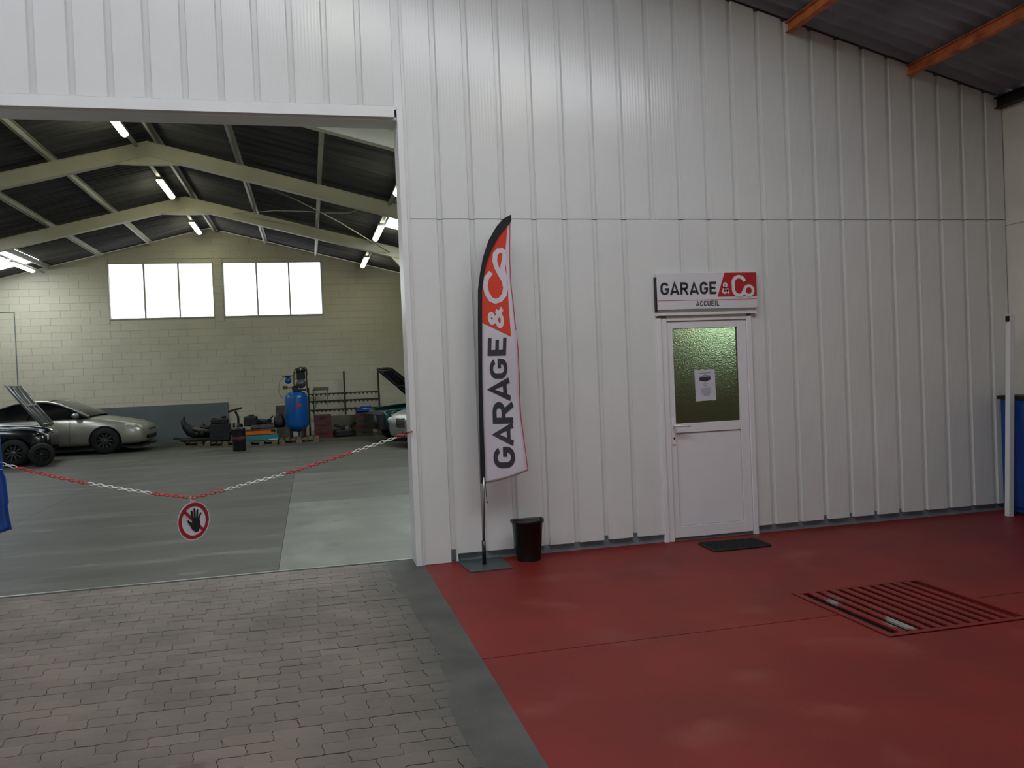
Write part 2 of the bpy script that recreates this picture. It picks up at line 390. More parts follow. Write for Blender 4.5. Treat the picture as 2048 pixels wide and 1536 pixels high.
# lower tier right of the opening: short sheets, each with four grooves; one lies over the next
edges = [JX+.075] + [2.311+PI_*(4*k)+.012 for k in range(0, 5)]
DX0, DX1, DZ = 3.13, 4.09, 2.10
def tier(z0, z1, k=0):
    es = [JX+.07, 1.19, 2.323, 3.453, 4.583, 5.713, 7.02]
    for i in range(len(es)-1):
        a, b = es[i], es[i+1]
        if z0 < 1 and a < DX1 and b > DX0:      # around the door
            if a < DX0: sheet(a, min(b, DX0), RL, z0, z1, -.0012*(i % 2))
            if b > DX1: sheet(max(a, DX1), b, RL, z0, z1, -.0012*(i % 2))
            x0, x1 = max(a, DX0), min(b, DX1)
            if x1-x0 > .02: sheet(x0, x1, RL, DZ, z1, -.0012*(i % 2))
        else:
            sheet(a, b, RL, .004 if (i == 0 and z0 < 1) else z0, z1, -.0012*(i % 2))
tier(zb, seam-.003); tier(seam+.003, ztop)
# upper tier above the opening
UL = [.547 - .2785*k for k in range(33, -1, -1)]
for a, b in ((-.2765, JX+.0), (-1.3905, -.2765), (-2.5045, -1.3905), (-3.6185, -2.5045), (-4.7325, -3.6185), (-5.8465, -4.7325), (-6.9605, -5.8465), (-9.0, -6.9605)):
    if a < -2.6 < b:
        sheet(a, -2.6, UL, 3.95, ztop); sheet(-2.6, b, UL, 3.95, ztop)
    else: sheet(a, b, UL, 3.95, ztop)
sheet(-9.0, -2.60, UL, 0.05, 3.95)
# thin backing and structural steel behind
MB().b2((JX+.3, .06, .1), (DX0-.02, .12, 4.1)).build('backing', 'grey_curb', wf)
MB().b2((DX1+.02, .06, .1), (7.05, .12, 4.1)).build('backing', 'grey_curb', wf)
MB().b2((DX0-.02, .06, DZ+.02), (DX1+.02, .12, 4.1)).build('backing', 'grey_curb', wf)
MB().prism([(JX+.02, 4.0), (7.05, 4.0), (7.05, ztop(7.05)+.04), (-2.6, ztop(-2.6)+.04), (-9, ztop(-9)+.04), (-9, 4.0)], .04, .12).build('backing', 'grey_curb', wf)
MB().b2((-9, .06, 0), (-2.7, .12, 4.0)).build('backing', 'grey_curb', wf)
# trims of the opening
struct(MB().b2((-2.62, -.012, 3.853), (JX-.02, .02, 3.945)).b2((-2.62, .02, 3.835), (JX, .28, 3.86)).build('trim_2', 'white_trim'))
struct(MB().b2((JX+.0, -.02, .0), (JX+.05, .012, 3.95)).b2((JX+.05, -.006, .0), (JX+.075, .012, ztop(.85)-.05)).b2((JX, .012, 0), (JX+.04, .28, 3.86)).b2((JX-.02, -.01, 3.93), (JX+.05, .035, ztop(.85)-.05)).build('trim_3', 'white_trim', bev=.003))
struct(MB().b2((-2.62, -.02, .0), (-2.54, .28, 3.86)).build('trim_4', 'white_trim'))
# grey curb under the cladding
struct(MB().b2((.93, .028, 0), (DX0, .3, .11)).b2((DX1, .028, 0), (7.05, .3, .11)).build('baseboard_front', 'grey_curb'))
struct(MB().b2((DX0, .015, 0), (DX1, .28, .03)).build('trim_5', 'grey_curb'))

# ------------------------------------------------------------------ door with frosted pane
dr = struct(empty('door_1', (0, 0, 0)))
fx0, fx1 = 3.155, 4.068
MB().b2((fx0-.03, -.022, 0), (fx0+.01, .05, 2.075)).b2((fx0+.01, -.012, 0.0), (fx0+.07, .06, 2.075)).b2((fx1-.03, -.015, .0), (fx1+.02, .06, 2.075)).b2((fx0+.07, -.012, 2.045), (fx1-.03, .06, 2.10)).build('frame', 'upvc', dr, bev=.004)
lx0, lx1 = 3.228, 4.035
# glazed opening 3.30..3.96? measured on the wall plane
ax0, ax1, az0, az1, pz0, pz1 = 3.285, 3.945, 1.09, 1.975, .135, 1.005
lf = MB().b2((lx0, .0, .03), (ax0, .05, 2.043)).b2((ax1, .0, .03), (lx1, .05, 2.043)).b2((ax0, .0, az1), (ax1, .05, 2.043)).b2((ax0, 0, pz1), (ax1, .05, az0)).b2((ax0, 0, .03), (ax1, .05, pz0))
leaf = lf.build('leaf', 'upvc', dr, bev=.003)
MB().b2((ax0+.004, .010, pz0+.004), (ax1-.004, .04, pz1-.004)).build('panel', 'upvc', leaf)
gm = bpy.data.materials.new('frosted_glass'); gm.use_nodes = True; MATS['frosted_glass'] = gm
b = gm.node_tree.nodes['Principled BSDF']; b.inputs['Base Color'].default_value = lin('#c9cbb4'); b.inputs['Roughness'].default_value = .32
b.inputs['Transmission Weight'].default_value = 1.; b.inputs['IOR'].default_value = 1.3
vn = gm.node_tree.nodes.new('ShaderNodeTexNoise'); vn.inputs['Scale'].default_value = 70; vn.inputs['Detail'].default_value = 3
tcn = gm.node_tree.nodes.new('ShaderNodeTexCoord'); gm.node_tree.links.new(tcn.outputs['Object'], vn.inputs['Vector'])
bn = gm.node_tree.nodes.new('ShaderNodeBump'); bn.inputs['Strength'].default_value = .8; bn.inputs['Distance'].default_value = .01
gm.node_tree.links.new(vn.outputs['Fac'], bn.inputs['Height']); gm.node_tree.links.new(bn.outputs[0], b.inputs['Normal'])
MB().b2((ax0, .018, az0), (ax1, .024, az1)).build('pane', 'frosted_glass', leaf)
h = MB().b2((lx0+.012, -.010, .90), (lx0+.042, 0.0, 1.14))
hd = h.build('escutcheon', 'upvc', leaf, bev=.004)
MB().tube([(lx0+.027, -.01, 1.075), (lx0+.027, -.05, 1.075), (lx0+.04, -.058, 1.075), (lx0+.17, -.058, 1.07)], .009, 8).build('handle', 'upvc', leaf)
MB().cyl((lx0+.027, -.013, .963), (lx0+.027, -.009, .963), .008, 12).b2((lx0+.022, -.013, .945), (lx0+.032, -.0095, .963)).build('keyhole', 'dark_steel', leaf)
# flashing above the door
struct(MB().b2((3.115, -.035, 2.095), (4.135, .0, 2.122)).b2((3.115, -.012, 2.12), (4.135, .0, 2.17)).build('trim_6', 'white_trim', bev=.002))
# office behind the door, lit
off = struct(empty('room'))
MB().b2((2.2, 3.2, 0), (6.2, 3.25, 2.5)).b2((2.15, .3, 0), (2.2, 3.25, 2.5)).b2((6.2, .3, 0), (6.25, 3.25, 2.5)).b2((2.15, .13, 2.5), (6.25, 3.25, 2.55)).build('room_shell', 'office_wall', off)
MB().b2((2.2, .3, 0), (6, 3.2, .02)).b2((2.9, 2.6, .02), (4.1, 3.15, 1.0)).build('room_floor', 'office_floor', off)
oc = thing('office_light', 'added fill light under the ceiling of the room behind the door, out of sight above the pane', 'light', (4.2, 1.6, 2.44)); MB().b2((-.3, -.3, 0), (.3, .3, .05)).build('housing', 'upvc', oc); MB().b2((-.28, -.28, -.01), (.28, .28, -.001)).build('diffuser', 'office_white', oc)  # unseen fill, added to brighten the room behind the frosted pane
ol = thing('office_light', 'lit panel seen as a green-white glow through the top of the frosted door pane', 'light', (5.5, 3.12, 2.27))
MB().b2((-.36, .0, -.2), (.36, .07, .25)).build('housing', 'upvc', ol); MB().b2((-.34, -.02, -.18), (.34, -.001, .23)).build('diffuser', 'office_glow', ol)

# ------------------------------------------------------------------ lettering in strokes of one width
def arc(cx, cy, rx, ry, a0, a1, n=14): return [(cx+rx*math.cos(math.radians(a0+(a1-a0)*i/n)), cy+ry*math.sin(math.radians(a0+(a1-a0)*i/n))) for i in range(n+1)]
GL = {
 'G': (.72, [arc(.36, .64, .27, .27, 20, 180) + arc(.36, .36, .27, .27, 180, 360) + [(.63, .46), (.38, .46)]]),
 'A': (.74, [[(.05, 0), (.37, .94), (.69, 0)], [(.17, .24), (.57, .24)]]),
 'R': (.70, [[(.09, 0), (.09, .91), (.36, .91)] + arc(.38, .69, .22, .22, 90, -90, 10) + [(.09, .47)], [(.36, .47), (.62, 0)]]),
 'E': (.64, [[(.60, .91), (.09, .91), (.09, .09), (.60, .09)], [(.09, .5), (.53, .5)]]),
 'C': (.68, [arc(.34, .66, .25, .25, 15, 180) + arc(.34, .34, .25, .25, 180, 345)]),
 'U': (.70, [[(.09, 1), (.09, .34)] + arc(.34, .34, .25, .25, 180, 360) + [(.59, 1)]]),
 'I': (.30, [[(.15, 0), (.15, 1)]]),
 'L': (.58, [[(.09, 1), (.09, .09), (.56, .09)]]),
 '&': (.78, [[(.76, .02), (.26, .60)] + arc(.37, .76, .15, .15, 215, -35, 12) + [(.20, .42)] + arc(.31, .26, .21, .19, 130, 330, 12) + [(.66, .46)]]),
}
def ribbon(pts, w):
    """flat strip of width w along pts with mitred corners"""
    P = [Vector((p[0], p[1])) for p in pts]
    Q = [P[0]]
    for p in P[1:]:
        if (p-Q[-1]).length > 1e-4: Q.append(p)
    P = Q; Lf, Rt = [], []
    for i in range(len(P)):
        d1 = (P[i]-P[i-1]).normalized() if i else None; d2 = (P[i+1]-P[i]).normalized() if i < len(P)-1 else None
        if d1 is None: d1 = d2
        if d2 is None: d2 = d1
        n1 = Vector((-d1.y, d1.x)); n2 = Vector((-d2.y, d2.x)); m = (n1+n2)
        m = m.normalized() if m.length > 1e-3 else n1
        k = min(1/max(m.dot(n1), .3), 1.9)
        Lf.append(P[i]+m*w/2*k); Rt.append(P[i]-m*w/2*k)
    return Lf, Rt
def strokes_mesh(strokes, w, fmap, name, m, parent):
    mb = MB()
    for s in strokes:
        Lf, Rt = ribbon(s, w); n = len(Lf)
        mb.add([fmap(p.x, p.y) for p in Lf] + [fmap(p.x, p.y) for p in Rt], [(i, i+1, n+i+1, n+i) for i in range(n-1)])
    return mb.build(name, m, parent)
def text(s, x, z, h, width, y, m, parent, w=.17, gap=.12, name='letter'):
    tot = sum(GL[c][0]+gap for c in s)-gap; sx = width/tot
    for c in s:
        adv, st = GL[c]
        strokes_mesh([[(p[0]*sx/h, p[1]) for p in q] for q in st], w, lambda u, v, x=x: (x+u*h, y, z+v*h), name, m, parent)
        x += (adv+gap)*sx

# ------------------------------------------------------------------ sign above the door
sg = thing('reception_sign', 'white and red sign board over the white door, reading GARAGE &Co ACCUEIL', 'sign', (3.125, -.045, 2.15))
SX, SZ = 3.125, 2.15
MB().b2((0, 0, -.0), (1.015, .03, .335)).build('board', 'sign_white', sg, bev=.002)
MB().b2((-.012, -.002, -.02), (-.004, .04, .30)).build('edge_strip', 'dark_steel', sg)
MB().prism([(.605, .108), (.685, .331), (1.012, .331), (1.012, .108)], -.0015, .002).build('red_field', 'sign_red', sg)
MB().b2((.003, -.001, .079), (1.012, .002, .0835)).build('line', 'sign_red', sg)
text('GARAGE', .035, .135, .114, .565, -.002, 'sign_letter', sg, .19)
text('ACCUEIL', .385, .025, .048, .235, -.002, 'sign_letter', sg, .17, .16)
adv, st = GL['&']
strokes_mesh(st, .17, lambda u, v: (.650+u*.098, -.004, .135+v*.107), 'ampersand', 'sign_white', sg)
cpts = [(.872, .232), (.868, .262)] + arc(.820, .252, .052, .042, 20, 180, 10) + arc(.830, .172, .062, .062, 180, 270, 8) + [(.850, .112), (.872, .140)] 
cpts = [(.885, .246)] + arc(.828, .240, .058, .052, 25, 180, 12) + arc(.832, .178, .062, .062, 180, 280, 10) + [(.862, .13), (.884, .17)]
strokes_mesh([cpts], .033, lambda u, v: (u, -.004, v), 'letter', 'sign_white', sg)
op = arc(.928, .160, .045, .045, 0, 360, 24)
strokes_mesh([op], .028, lambda u, v: (u, -.0045, v), 'letter', 'sign_white', sg)

# ------------------------------------------------------------------ notice taped on the pane
nt_ = thing('paper_notice', 'white printed paper notice with a dark badge on the frosted door pane', 'notice', (3.50, .012, 1.29), 0)
nt_.rotation_euler = (0, math.radians(-1.2), 0)
MB().b2((0, 0, 0), (.207, .0015, .290)).build('sheet', 'paper', nt_)
MB().prism([(.047, .228), (.105, .247), (.160, .234), (.160, .196), (.105, .177), (.047, .191)], -.001, .0).build('badge', 'print_dark', nt_)
MB().prism([(.047, .228), (.105, .247), (.160, .234), (.160, .222), (.105, .222), (.047, .218)], -.0014, -.0009).build('badge_top', 'print_grey', nt_)
ln = MB(); random.seed(3)
ln.b2((.042, -.001, .258), (.162, 0, .263)); ln.b2((.08, -.001, .155), (.132, 0, .159)); ln.b2((.088, -.001, .138), (.122, 0, .143))
for i in range(9):
    a = .055 + random.uniform(-.004, .01) + (.02 if i > 6 else 0); ln.b2((a, -.001, .117-i*.009), (.155 - (.015 if i > 6 else 0), 0, .120-i*.009))
lo = ln.build('text_lines', 'print_grey', nt_); lo['kind'] = 'stuff'

# ------------------------------------------------------------------ feather banner
FY = -.20
bn_ = thing('feather_banner', 'tall white and red feather banner reading GARAGE &Co on a grey base plate', 'banner', (0, 0, 0))
bs = [(1.1716, 0.035, 0.0000), (1.5701, 0.068, 0.0000), (1.5754, -0.421, 0.0000), (1.2165, -0.433, 0.0000)]
MB().prism([(p[0], p[1]) for p in bs], 0.0015, .008, 'xy').build('base_plate', 'steel_plate', bn_)
pb = (1.378, FY, .008)
MB().cyl(pb, (1.3795, FY, .21), .017, 14, .017).build('socket', 'black_plastic', bn_)
MB().tube([(1.3795, FY, .20), (1.395, FY, .55), (1.403, FY, .75)], .012, 12).build('pole', 'alu', bn_)
MB().tube([(1.415, FY, .72), (1.417, FY-.01, .62), (1.421, FY-.01, .54)], .003, 6).cyl((1.421, FY-.01, .545), (1.421, FY-.01, .53), .006, 8).build('toggle', 'dark_steel', bn_)
outer = [(1.7402, -0.200, 2.9899), (1.6680, -0.200, 2.9513), (1.6081, -0.200, 2.8871), (1.5353, -0.200, 2.7722), (1.4788, -0.200, 2.6235), (1.4466, -0.200, 2.4835), (1.4234, -0.200, 2.3477), (1.4123, -0.200, 2.0926), (1.4034, -0.200, 1.8374), (1.3945, -0.200, 1.5820), (1.3878, -0.200, 1.3264), (1.3832, -0.200, 1.0704), (1.3783, -0.200, 0.8570), (1.3758, -0.200, 0.6990)]
inner = [(1.7376, -0.200, 2.9299), (1.6913, -0.200, 2.8785), (1.6220, -0.200, 2.8017), (1.5606, -0.200, 2.6995), (1.5072, -0.200, 2.5764), (1.4763, -0.200, 2.4660), (1.4556, -0.200, 2.3386), (1.4449, -0.200, 2.0918), (1.4346, -0.200, 1.8363), (1.4249, -0.200, 1.5807), (1.4203, -0.200, 1.3247), (1.4179, -0.200, 1.0683), (1.4174, -0.200, 0.8544), (1.4127, -0.200, 0.6963)]
def ripple(x, z):
    t = max(0., (x-1.43))/.35
    return .018*math.sin(z*5.2+.6)*t + .010*math.sin(z*2.1)*t
def fl(p, o=0.): return (p[0], FY + ripple(p[0], p[2]) + o, p[2])
sv = MB(); n = len(outer)
th = .010
sv.add([(p[0], FY-th, p[2]) for p in outer] + [(p[0], FY-th, p[2]) for p in inner] + [(p[0], FY+th, p[2]) for p in outer] + [(p[0], FY+th, p[2]) for p in inner],
       [(i, i+1, n+i+1, n+i) for i in range(n-1)] + [(2*n+i, 3*n+i, 3*n+i+1, 2*n+i+1) for i in range(n-1)] + [(i, 2*n+i, 2*n+i+1, i+1) for i in range(n-1)] + [(n+i, n+i+1, 3*n+i+1, 3*n+i) for i in range(n-1)]
       + [(0, n, 3*n, 2*n), (n-1, 3*n-1, 4*n-1, 2*n-1)])
sv.build('sleeve', 'black_cloth', bn_)
redge = [(1.7376, -0.200, 2.9299), (1.7297, -0.200, 2.8485), (1.7264, -0.200, 2.7713), (1.7217, -0.200, 2.6427), (1.7188, -0.200, 2.4926), (1.7199, -0.200, 2.3638), (1.7289, -0.200, 2.2132), (1.7342, -0.200, 2.0798), (1.7526, -0.200, 1.8381), (1.7605, -0.200, 1.6093), (1.7600, -0.200, 1.4410), (1.7612, -0.200, 1.2638), (1.7770, -0.200, 1.0597), (1.7963, -0.200, 0.7813)]
def lerp_edge(E, z):
    for i in range(len(E)-1):
        a, b = E[i], E[i+1]
        if (a[2]-z)*(b[2]-z) <= 0 and abs(a[2]-b[2]) > 1e-6: return a[0] + (b[0]-a[0])*(z-a[2])/(b[2]-a[2])
    return E[0][0] if z > E[0][2] else E[-1][0]
ztopf = redge[0][2]; zbl = inner[-1][2]; zbr = redge[-1][2]
NZ, NX = 90, 10
cl = MB(); vs = []
for j in range(NZ+1):
    for i in range(NX+1):
        t = i/NX; zb_ = zbl + (zbr-zbl)*t - .012*math.sin(PI*t); z = ztopf + (zb_-ztopf)*j/NZ
        xl, xr = lerp_edge(inner, z)-.004, lerp_edge(redge, z); x = xl + (xr-xl)*t
        vs.append((x, FY + ripple(x, z), z))
fs = [(j*(NX+1)+i, j*(NX+1)+i+1, (j+1)*(NX+1)+i+1, (j+1)*(NX+1)+i) for j in range(NZ) for i in range(NX)]
cl.add(vs, fs, True); fc = cl.build('cloth', 'white_cloth', bn_)
md = fc.modifiers.new('solid', 'SOLIDIFY'); md.thickness = .0012; md.offset = 1
def flag_patch(rows, name, m, off=-.003, nx=6):
    """strip between a left and a right boundary, following the cloth"""
    mb = MB(); vs = []
    for (l, r) in rows:
        for i in range(nx+1):
            t = i/nx; x = l[0]+(r[0]-l[0])*t; z = l[2]+(r[2]-l[2])*t; vs.append(fl((x, 0, z), off))
    mb.add(vs, [(j*(nx+1)+i, j*(nx+1)+i+1, (j+1)*(nx+1)+i+1, (j+1)*(nx+1)+i) for j in range(len(rows)-1) for i in range(nx)], True)
    return mb.build(name, m, fc)
rl = [(1.6913, -0.200, 2.8785), (1.6220, -0.200, 2.8017), (1.5606, -0.200, 2.6995), (1.5072, -0.200, 2.5764), (1.4763, -0.200, 2.4660), (1.4581, -0.200, 2.3471), (1.4544, -0.200, 2.2620), (1.4507, -0.200, 2.1768), (1.4461, -0.200, 2.0704)]
rr = [(1.7030, -0.200, 2.8956), (1.6951, -0.200, 2.8143), (1.6817, -0.200, 2.7073), (1.6749, -0.200, 2.6003), (1.6791, -0.200, 2.4931), (1.6829, -0.200, 2.3773), (1.6827, -0.200, 2.2700), (1.6845, -0.200, 2.1069), (1.6907, -0.200, 1.9434)]
flag_patch(list(zip(rl, rr)), 'red_field', 'flag_red')
rp = [(1.7214, -0.200, 2.9128), (1.7207, -0.200, 2.8142), (1.7120, -0.200, 2.6428), (1.7099, -0.200, 2.4927), (1.7110, -0.200, 2.3639), (1.7200, -0.200, 2.2134), (1.7253, -0.200, 2.0800), (1.7437, -0.200, 1.8384), (1.7517, -0.200, 1.6097), (1.7511, -0.200, 1.4414), (1.7524, -0.200, 1.2643), (1.7681, -0.200, 1.0602), (1.7898, -0.200, 0.7861)]
rq = [(1.7289, -0.200, 2.9128), (1.7265, -0.200, 2.8142), (1.7177, -0.200, 2.6427), (1.7161, -0.200, 2.4926), (1.7176, -0.200, 2.3638), (1.7266, -0.200, 2.2133), (1.7320, -0.200, 2.0798), (1.7504, -0.200, 1.8382), (1.7583, -0.200, 1.6094), (1.7577, -0.200, 1.4411), (1.7590, -0.200, 1.2639), (1.7747, -0.200, 1.0598), (1.7964, -0.200, 0.7856)]
flag_patch(list(zip(rp, rq)), 'line', 'flag_line', -.003, 1)
LT = [('E', [(1.6397, -0.200, 1.7862), (1.6510, -0.200, 1.9447), (1.4818, -0.200, 1.7877)]), ('G', [(1.6488, -0.200, 1.5882), (1.6516, -0.200, 1.7557), (1.4951, -0.200, 1.5905)]), ('A', [(1.6717, -0.200, 1.4021), (1.6619, -0.200, 1.5833), (1.4915, -0.200, 1.4066)]), ('R', [(1.6851, -0.200, 1.1989), (1.6887, -0.200, 1.3840), (1.5047, -0.200, 1.2046)]), ('A', [(1.6771, -0.200, 1.0139), (1.6805, -0.200, 1.1948), (1.5098, -0.200, 1.0199)]), ('G', [(1.6821, -0.200, 0.8194), (1.6852, -0.200, 0.9961), (1.4948, -0.200, 0.8235)])]
for c, (o_, e_, t_) in LT:
    o_, e_, t_ = Vector(o_), Vector(e_), Vector(t_); adv = GL[c][0]
    def fm(u, v, o_=o_, e_=e_, t_=t_, adv=adv):
        p = o_ + (e_-o_)*(u/adv) + (t_-o_)*v; return fl(p, -.004)
    strokes_mesh(GL[c][1], .19, fm, 'letter', 'ink', fc)
o_, e_, t_ = [Vector(p) for p in [(1.6319, -0.200, 2.0139), (1.6263, -0.200, 2.1898), (1.5007, -0.200, 2.0220)]]
strokes_mesh(GL['&'][1], .2, lambda u, v: fl(o_ + (e_-o_)*(u/.78) + (t_-o_)*v, -.0055), 'ampersand', 'white_cloth', fc)
cc = [(1.5430, -0.200, 2.4949), (1.5017, -0.200, 2.4486), (1.4855, -0.200, 2.3764), (1.5001, -0.200, 2.3122), (1.5287, -0.200, 2.2647), (1.5673, -0.200, 2.2468), (1.6117, -0.200, 2.2587), (1.6487, -0.200, 2.3007), (1.6623, -0.200, 2.3605), (1.6539, -0.200, 2.4206), (1.6213, -0.200, 2.4810), (1.5930, -0.200, 2.5370), (1.5800, -0.200, 2.5927), (1.5870, -0.200, 2.6524), (1.6122, -0.200, 2.6778), (1.6476, -0.200, 2.6818), (1.6730, -0.200, 2.6603)]
oo = [(1.6730, -0.200, 2.6603), (1.6613, -0.200, 2.5918), (1.6457, -0.200, 2.5364), (1.6561, -0.200, 2.4720), (1.6759, -0.200, 2.4203)]
strokes_mesh([[(p[0], p[2]) for p in cc], [(p[0], p[2]) for p in oo]], .042, lambda x, z: fl((x, 0, z), -.0055), 'letter', 'white_cloth', fc)

# ------------------------------------------------------------------ waste bin, mat, post, cabinet
wb_ = thing('waste_bin', 'black half-round plastic waste bin on the red floor by the banner', 'bin', (1.785, -.17, 0))
def dring(w, d, z, n=16):
    pts = [(-w/2, d*.28), (-w/2+.015, d*.34), (w/2-.015, d*.34), (w/2, d*.28)]
    for i in range(n+1):
        a = -PI*i/n; pts.append((w/2*math.cos(a)*(1 if abs(math.cos(a)) < .98 else 1), d*.66*math.sin(a)*.9 + d*.05))
    return [(p[0], p[1], z) for p in pts]
def bin_shell():
    R = [dring(.205, .15, 0), dring(.205, .15, .004), dring(.262, .20, .325), dring(.285, .225, .33), dring(.287, .227, .352), dring(.278, .218, .354), dring(.262, .20, .345), dring(.20, .145, .02)]
    n = len(R[0]); vs = [p for r in R for p in r]
    fs = [(j*n+i, j*n+(i+1) % n, (j+1)*n+(i+1) % n, (j+1)*n+i) for j in range(len(R)-1) for i in range(n)]
    fs.append(tuple(range(n-1, -1, -1))); fs.append(tuple((len(R)-1)*n+i for i in range(n)))
    return MB().add(vs, fs, True)
bo = bin_shell().build('body', 'black_plastic', wb_)
wb_.rotation_euler = (0, 0, .05)
dm = thing('door_mat', 'dark green-black rubber mat on the red floor before the door', 'mat')
mp_ = [(3.40, -.16), (3.90, -.20), (3.94, -.24), (3.915, -.52), (3.87, -.55), (3.385, -.555), (3.345, -.52), (3.365, -.2)]
MB().prism(mp_, .001, .012, 'xy').build('mat_body', 'black_rubber_mat', dm, bev=.003)
rb = MB()
for i in range(1, 14):
    y = -.19 - i*.025; rb.b2((3.375, y-.005, .012), (3.90, y+.005, .0145))
rb.build('ribs', 'black_rubber_mat', dm)
ps = thing('leaning_post', 'white square tube standing at the far right corner before the blue cabinet', 'post', (6.665, -.3, 0))
ps.rotation_euler = (0, math.radians(2.6), 0)
MB().b2((-.028, -.028, .003), (.028, .028, 2.0)).build('tube', 'white_trim', ps, bev=.003)
MB().b2((-.04, -.02, 1.93), (-.029, .02, 1.985)).build('bracket', 'dark_steel', ps)
cb = thing('blue_cabinet', 'dark blue cabinet with a black top edge at the right wall, behind the white tube', 'cabinet', (6.765, -.95, 0))
MB().b2((0.03, 0, .03), (.255, .85, 1.15)).build('body', 'blue_paint', cb, bev=.004)
MB().b2((.02, -.01, 1.152), (.262, .88, 1.19)).build('top_edge', 'dark_steel', cb)
MB().b2((.04, .01, .0), (.25, .84, .03)).build('plinth', 'dark_steel', cb)
for y in (.02, .44):
    d_ = MB().b2((.012, y, .08), (.03, y+.39, 1.12)).build('door', 'blue_paint', cb, bev=.003)
    MB().b2((.0, y+.33, .58), (.012, y+.345, .70)).build('handle', 'dark_steel', d_)
# ------------------------------------------------------------------ blue tarp, chain and prohibition sign
tp = thing('blue_tarp', 'blue tarpaulin strip with two white bands, hanging at the chain end by the opening', 'tarp', (-2.42, -.12, 0))
vs = []; n1, n2 = 40, 14
for j in range(n1+1):
    z = .555 + (1.25)*j/n1
    t = 1 - (z-.555)/1.25
    wr = .125 + .055*t + .03*max(0, t-.75)*2 + (.012 if abs(z-.9) < .1 else 0)
    for i in range(n2+1):
        a = i/n2; x = -.02 + wr*a; y = .028*math.sin(a*9 + z*1.3) - .03*a*t; zz = z + .05*(a)*t*t*(1 if j < 3 else .4)
        vs.append((x, y, zz))
m_ = MB().add(vs, [(j*(n2+1)+i, j*(n2+1)+i+1, (j+1)*(n2+1)+i+1, (j+1)*(n2+1)+i) for j in range(n1) for i in range(n2)], True).build('sheet', 'blue_tarp', tp)
md = m_.modifiers.new('s', 'SOLIDIFY'); md.thickness = .003
for zc in (1.055, 1.11):
    vs = []
    for k, z in enumerate((zc, zc+.006)):
        t = 1 - (z-.555)/1.25; wr = .125 + .055*t
        for i in range(n2+1):
            a = i/n2; vs.append((-.02+(wr+.002)*a, .028*math.sin(a*9+z*1.3)-.03*a*t-.005, z + .05*a*t*t*.4))
    MB().add(vs, [(i, i+1, n2+2+i, n2+1+i) for i in range(n2)]).build('band', 'chain_white', tp)
MB().tube([(-.02, .0, 1.80), (.06, .0, 1.815), (.12, .0, 1.81)], .006, 8).build('cord', 'chain_white', tp)

CP = [(-2.42, 1.125), (-2.34, 1.10), (-2.02, .992), (-1.74, .905), (-1.27, .79), (-.96, .732), (-.72, .775), (-.24, .873), (.30, 1.012), (.69, 1.12), (.82, 1.165)]
CP = [(p[0], .0, p[1]) for p in CP]
def along(P, step):
    out = []; i = 0; pos = Vector(P[0]); acc = 0.
    segs = [(Vector(P[k]), Vector(P[k+1])) for k in range(len(P)-1)]
    d = 0.; tot = sum((b-a).length for a, b in segs); s = 0.
    while s < tot:
        r = s
        for a, b in segs:
            l = (b-a).length
            if r <= l: out.append((a+(b-a)*(r/l), (b-a).normalized())); break
            r -= l
        s += step
    return out
ch = thing('barrier_chain', 'red and white plastic chain slung across the hall opening', 'chain', (0, -.03, 0))
def link_mesh(m, nm):
    L, Wd, r = .052, .030, .0044; pts = []
    for i in range(9): a = -PI/2+PI*i/8; pts.append(((L-Wd)/2 + (Wd/2-r)*math.cos(a), (Wd/2-r)*math.sin(a), 0))
    for i in range(9): a = PI/2+PI*i/8; pts.append((-(L-Wd)/2 + (Wd/2-r)*math.cos(a), (Wd/2-r)*math.sin(a), 0))
    return MB().tube(pts, r, 6, closed=True).build('link', m, ch)
lr, lw = link_mesh('chain_red', 'r'), link_mesh('chain_white', 'w')
bounds = [-2.235, -1.72, -1.27, -.72, -.24, .30, .69]      # where the colours change along x
first = {'r': lr, 'w': lw}; used = set()
for i, (p, d) in enumerate(along(CP, .0355)):
    k = sum(p.x > b for b in bounds); c = 'w' if k % 2 == 0 else 'r'
    src = first[c]
    o = src if c not in used else inst(src, ch, (0,0,0)); used.add(c)
    q = d.to_track_quat('X', 'Z'); roll_ = (PI/2 if i % 2 else 0) + .14*math.sin(i*.23)
    o.rotation_mode = 'XYZ'; o.rotation_euler = (q.to_matrix() @ Matrix.Rotation(roll_+.08, 3, 'X')).to_euler(); o.location = p
# hook and ring ends
hk = MB().tube([(.822, 0, 1.17), (.80, 0, 1.165)], .004, 6).build('hook', 'chrome', ch)
sn = thing('prohibition_sign', 'round no-entry sign, black hand in a red ring, hanging from the chain', 'sign', (-.962, -.03, .545), math.radians(46))
def disc(r0_, r1_, y, nm, m, n=48):
    mb = MB(); vs = []
    for r in (r0_, r1_):
        for i in range(n): a = 2*PI*i/n; vs.append((r*math.cos(a), y, r*math.sin(a)))
    mb.add(vs, [(i, (i+1) % n, n+(i+1) % n, n+i) for i in range(n)]); return mb.build(nm, m, sn)
MB().prism([(.155*math.cos(2*PI*i/48), .155*math.sin(2*PI*i/48)) for i in range(48)], .0, .003).build('plate', 'prohibit_white', sn)
disc(.116, .147, -.001, 'red_ring', 'prohibit_red')
strokes_mesh([[(-.086, .086), (.086, -.086)]], .026, lambda u, v: (u, -.001, v), 'red_bar', 'prohibit_red', sn)
hb = MB()
hand = [(.000, -.088), (-.030, -.066), (-.050, -.030), (-.075, .006), (-.068, .018), (-.048, .004), (-.032, -.010), (-.028, .030), (.038, .024), (.050, -.02), (.040, -.066), (.024, -.088)]
hb.prism([(x+.012, z-.004) for x, z in hand], -.003, -.0015)
hb.build('hand', 'prohibit_black', sn)
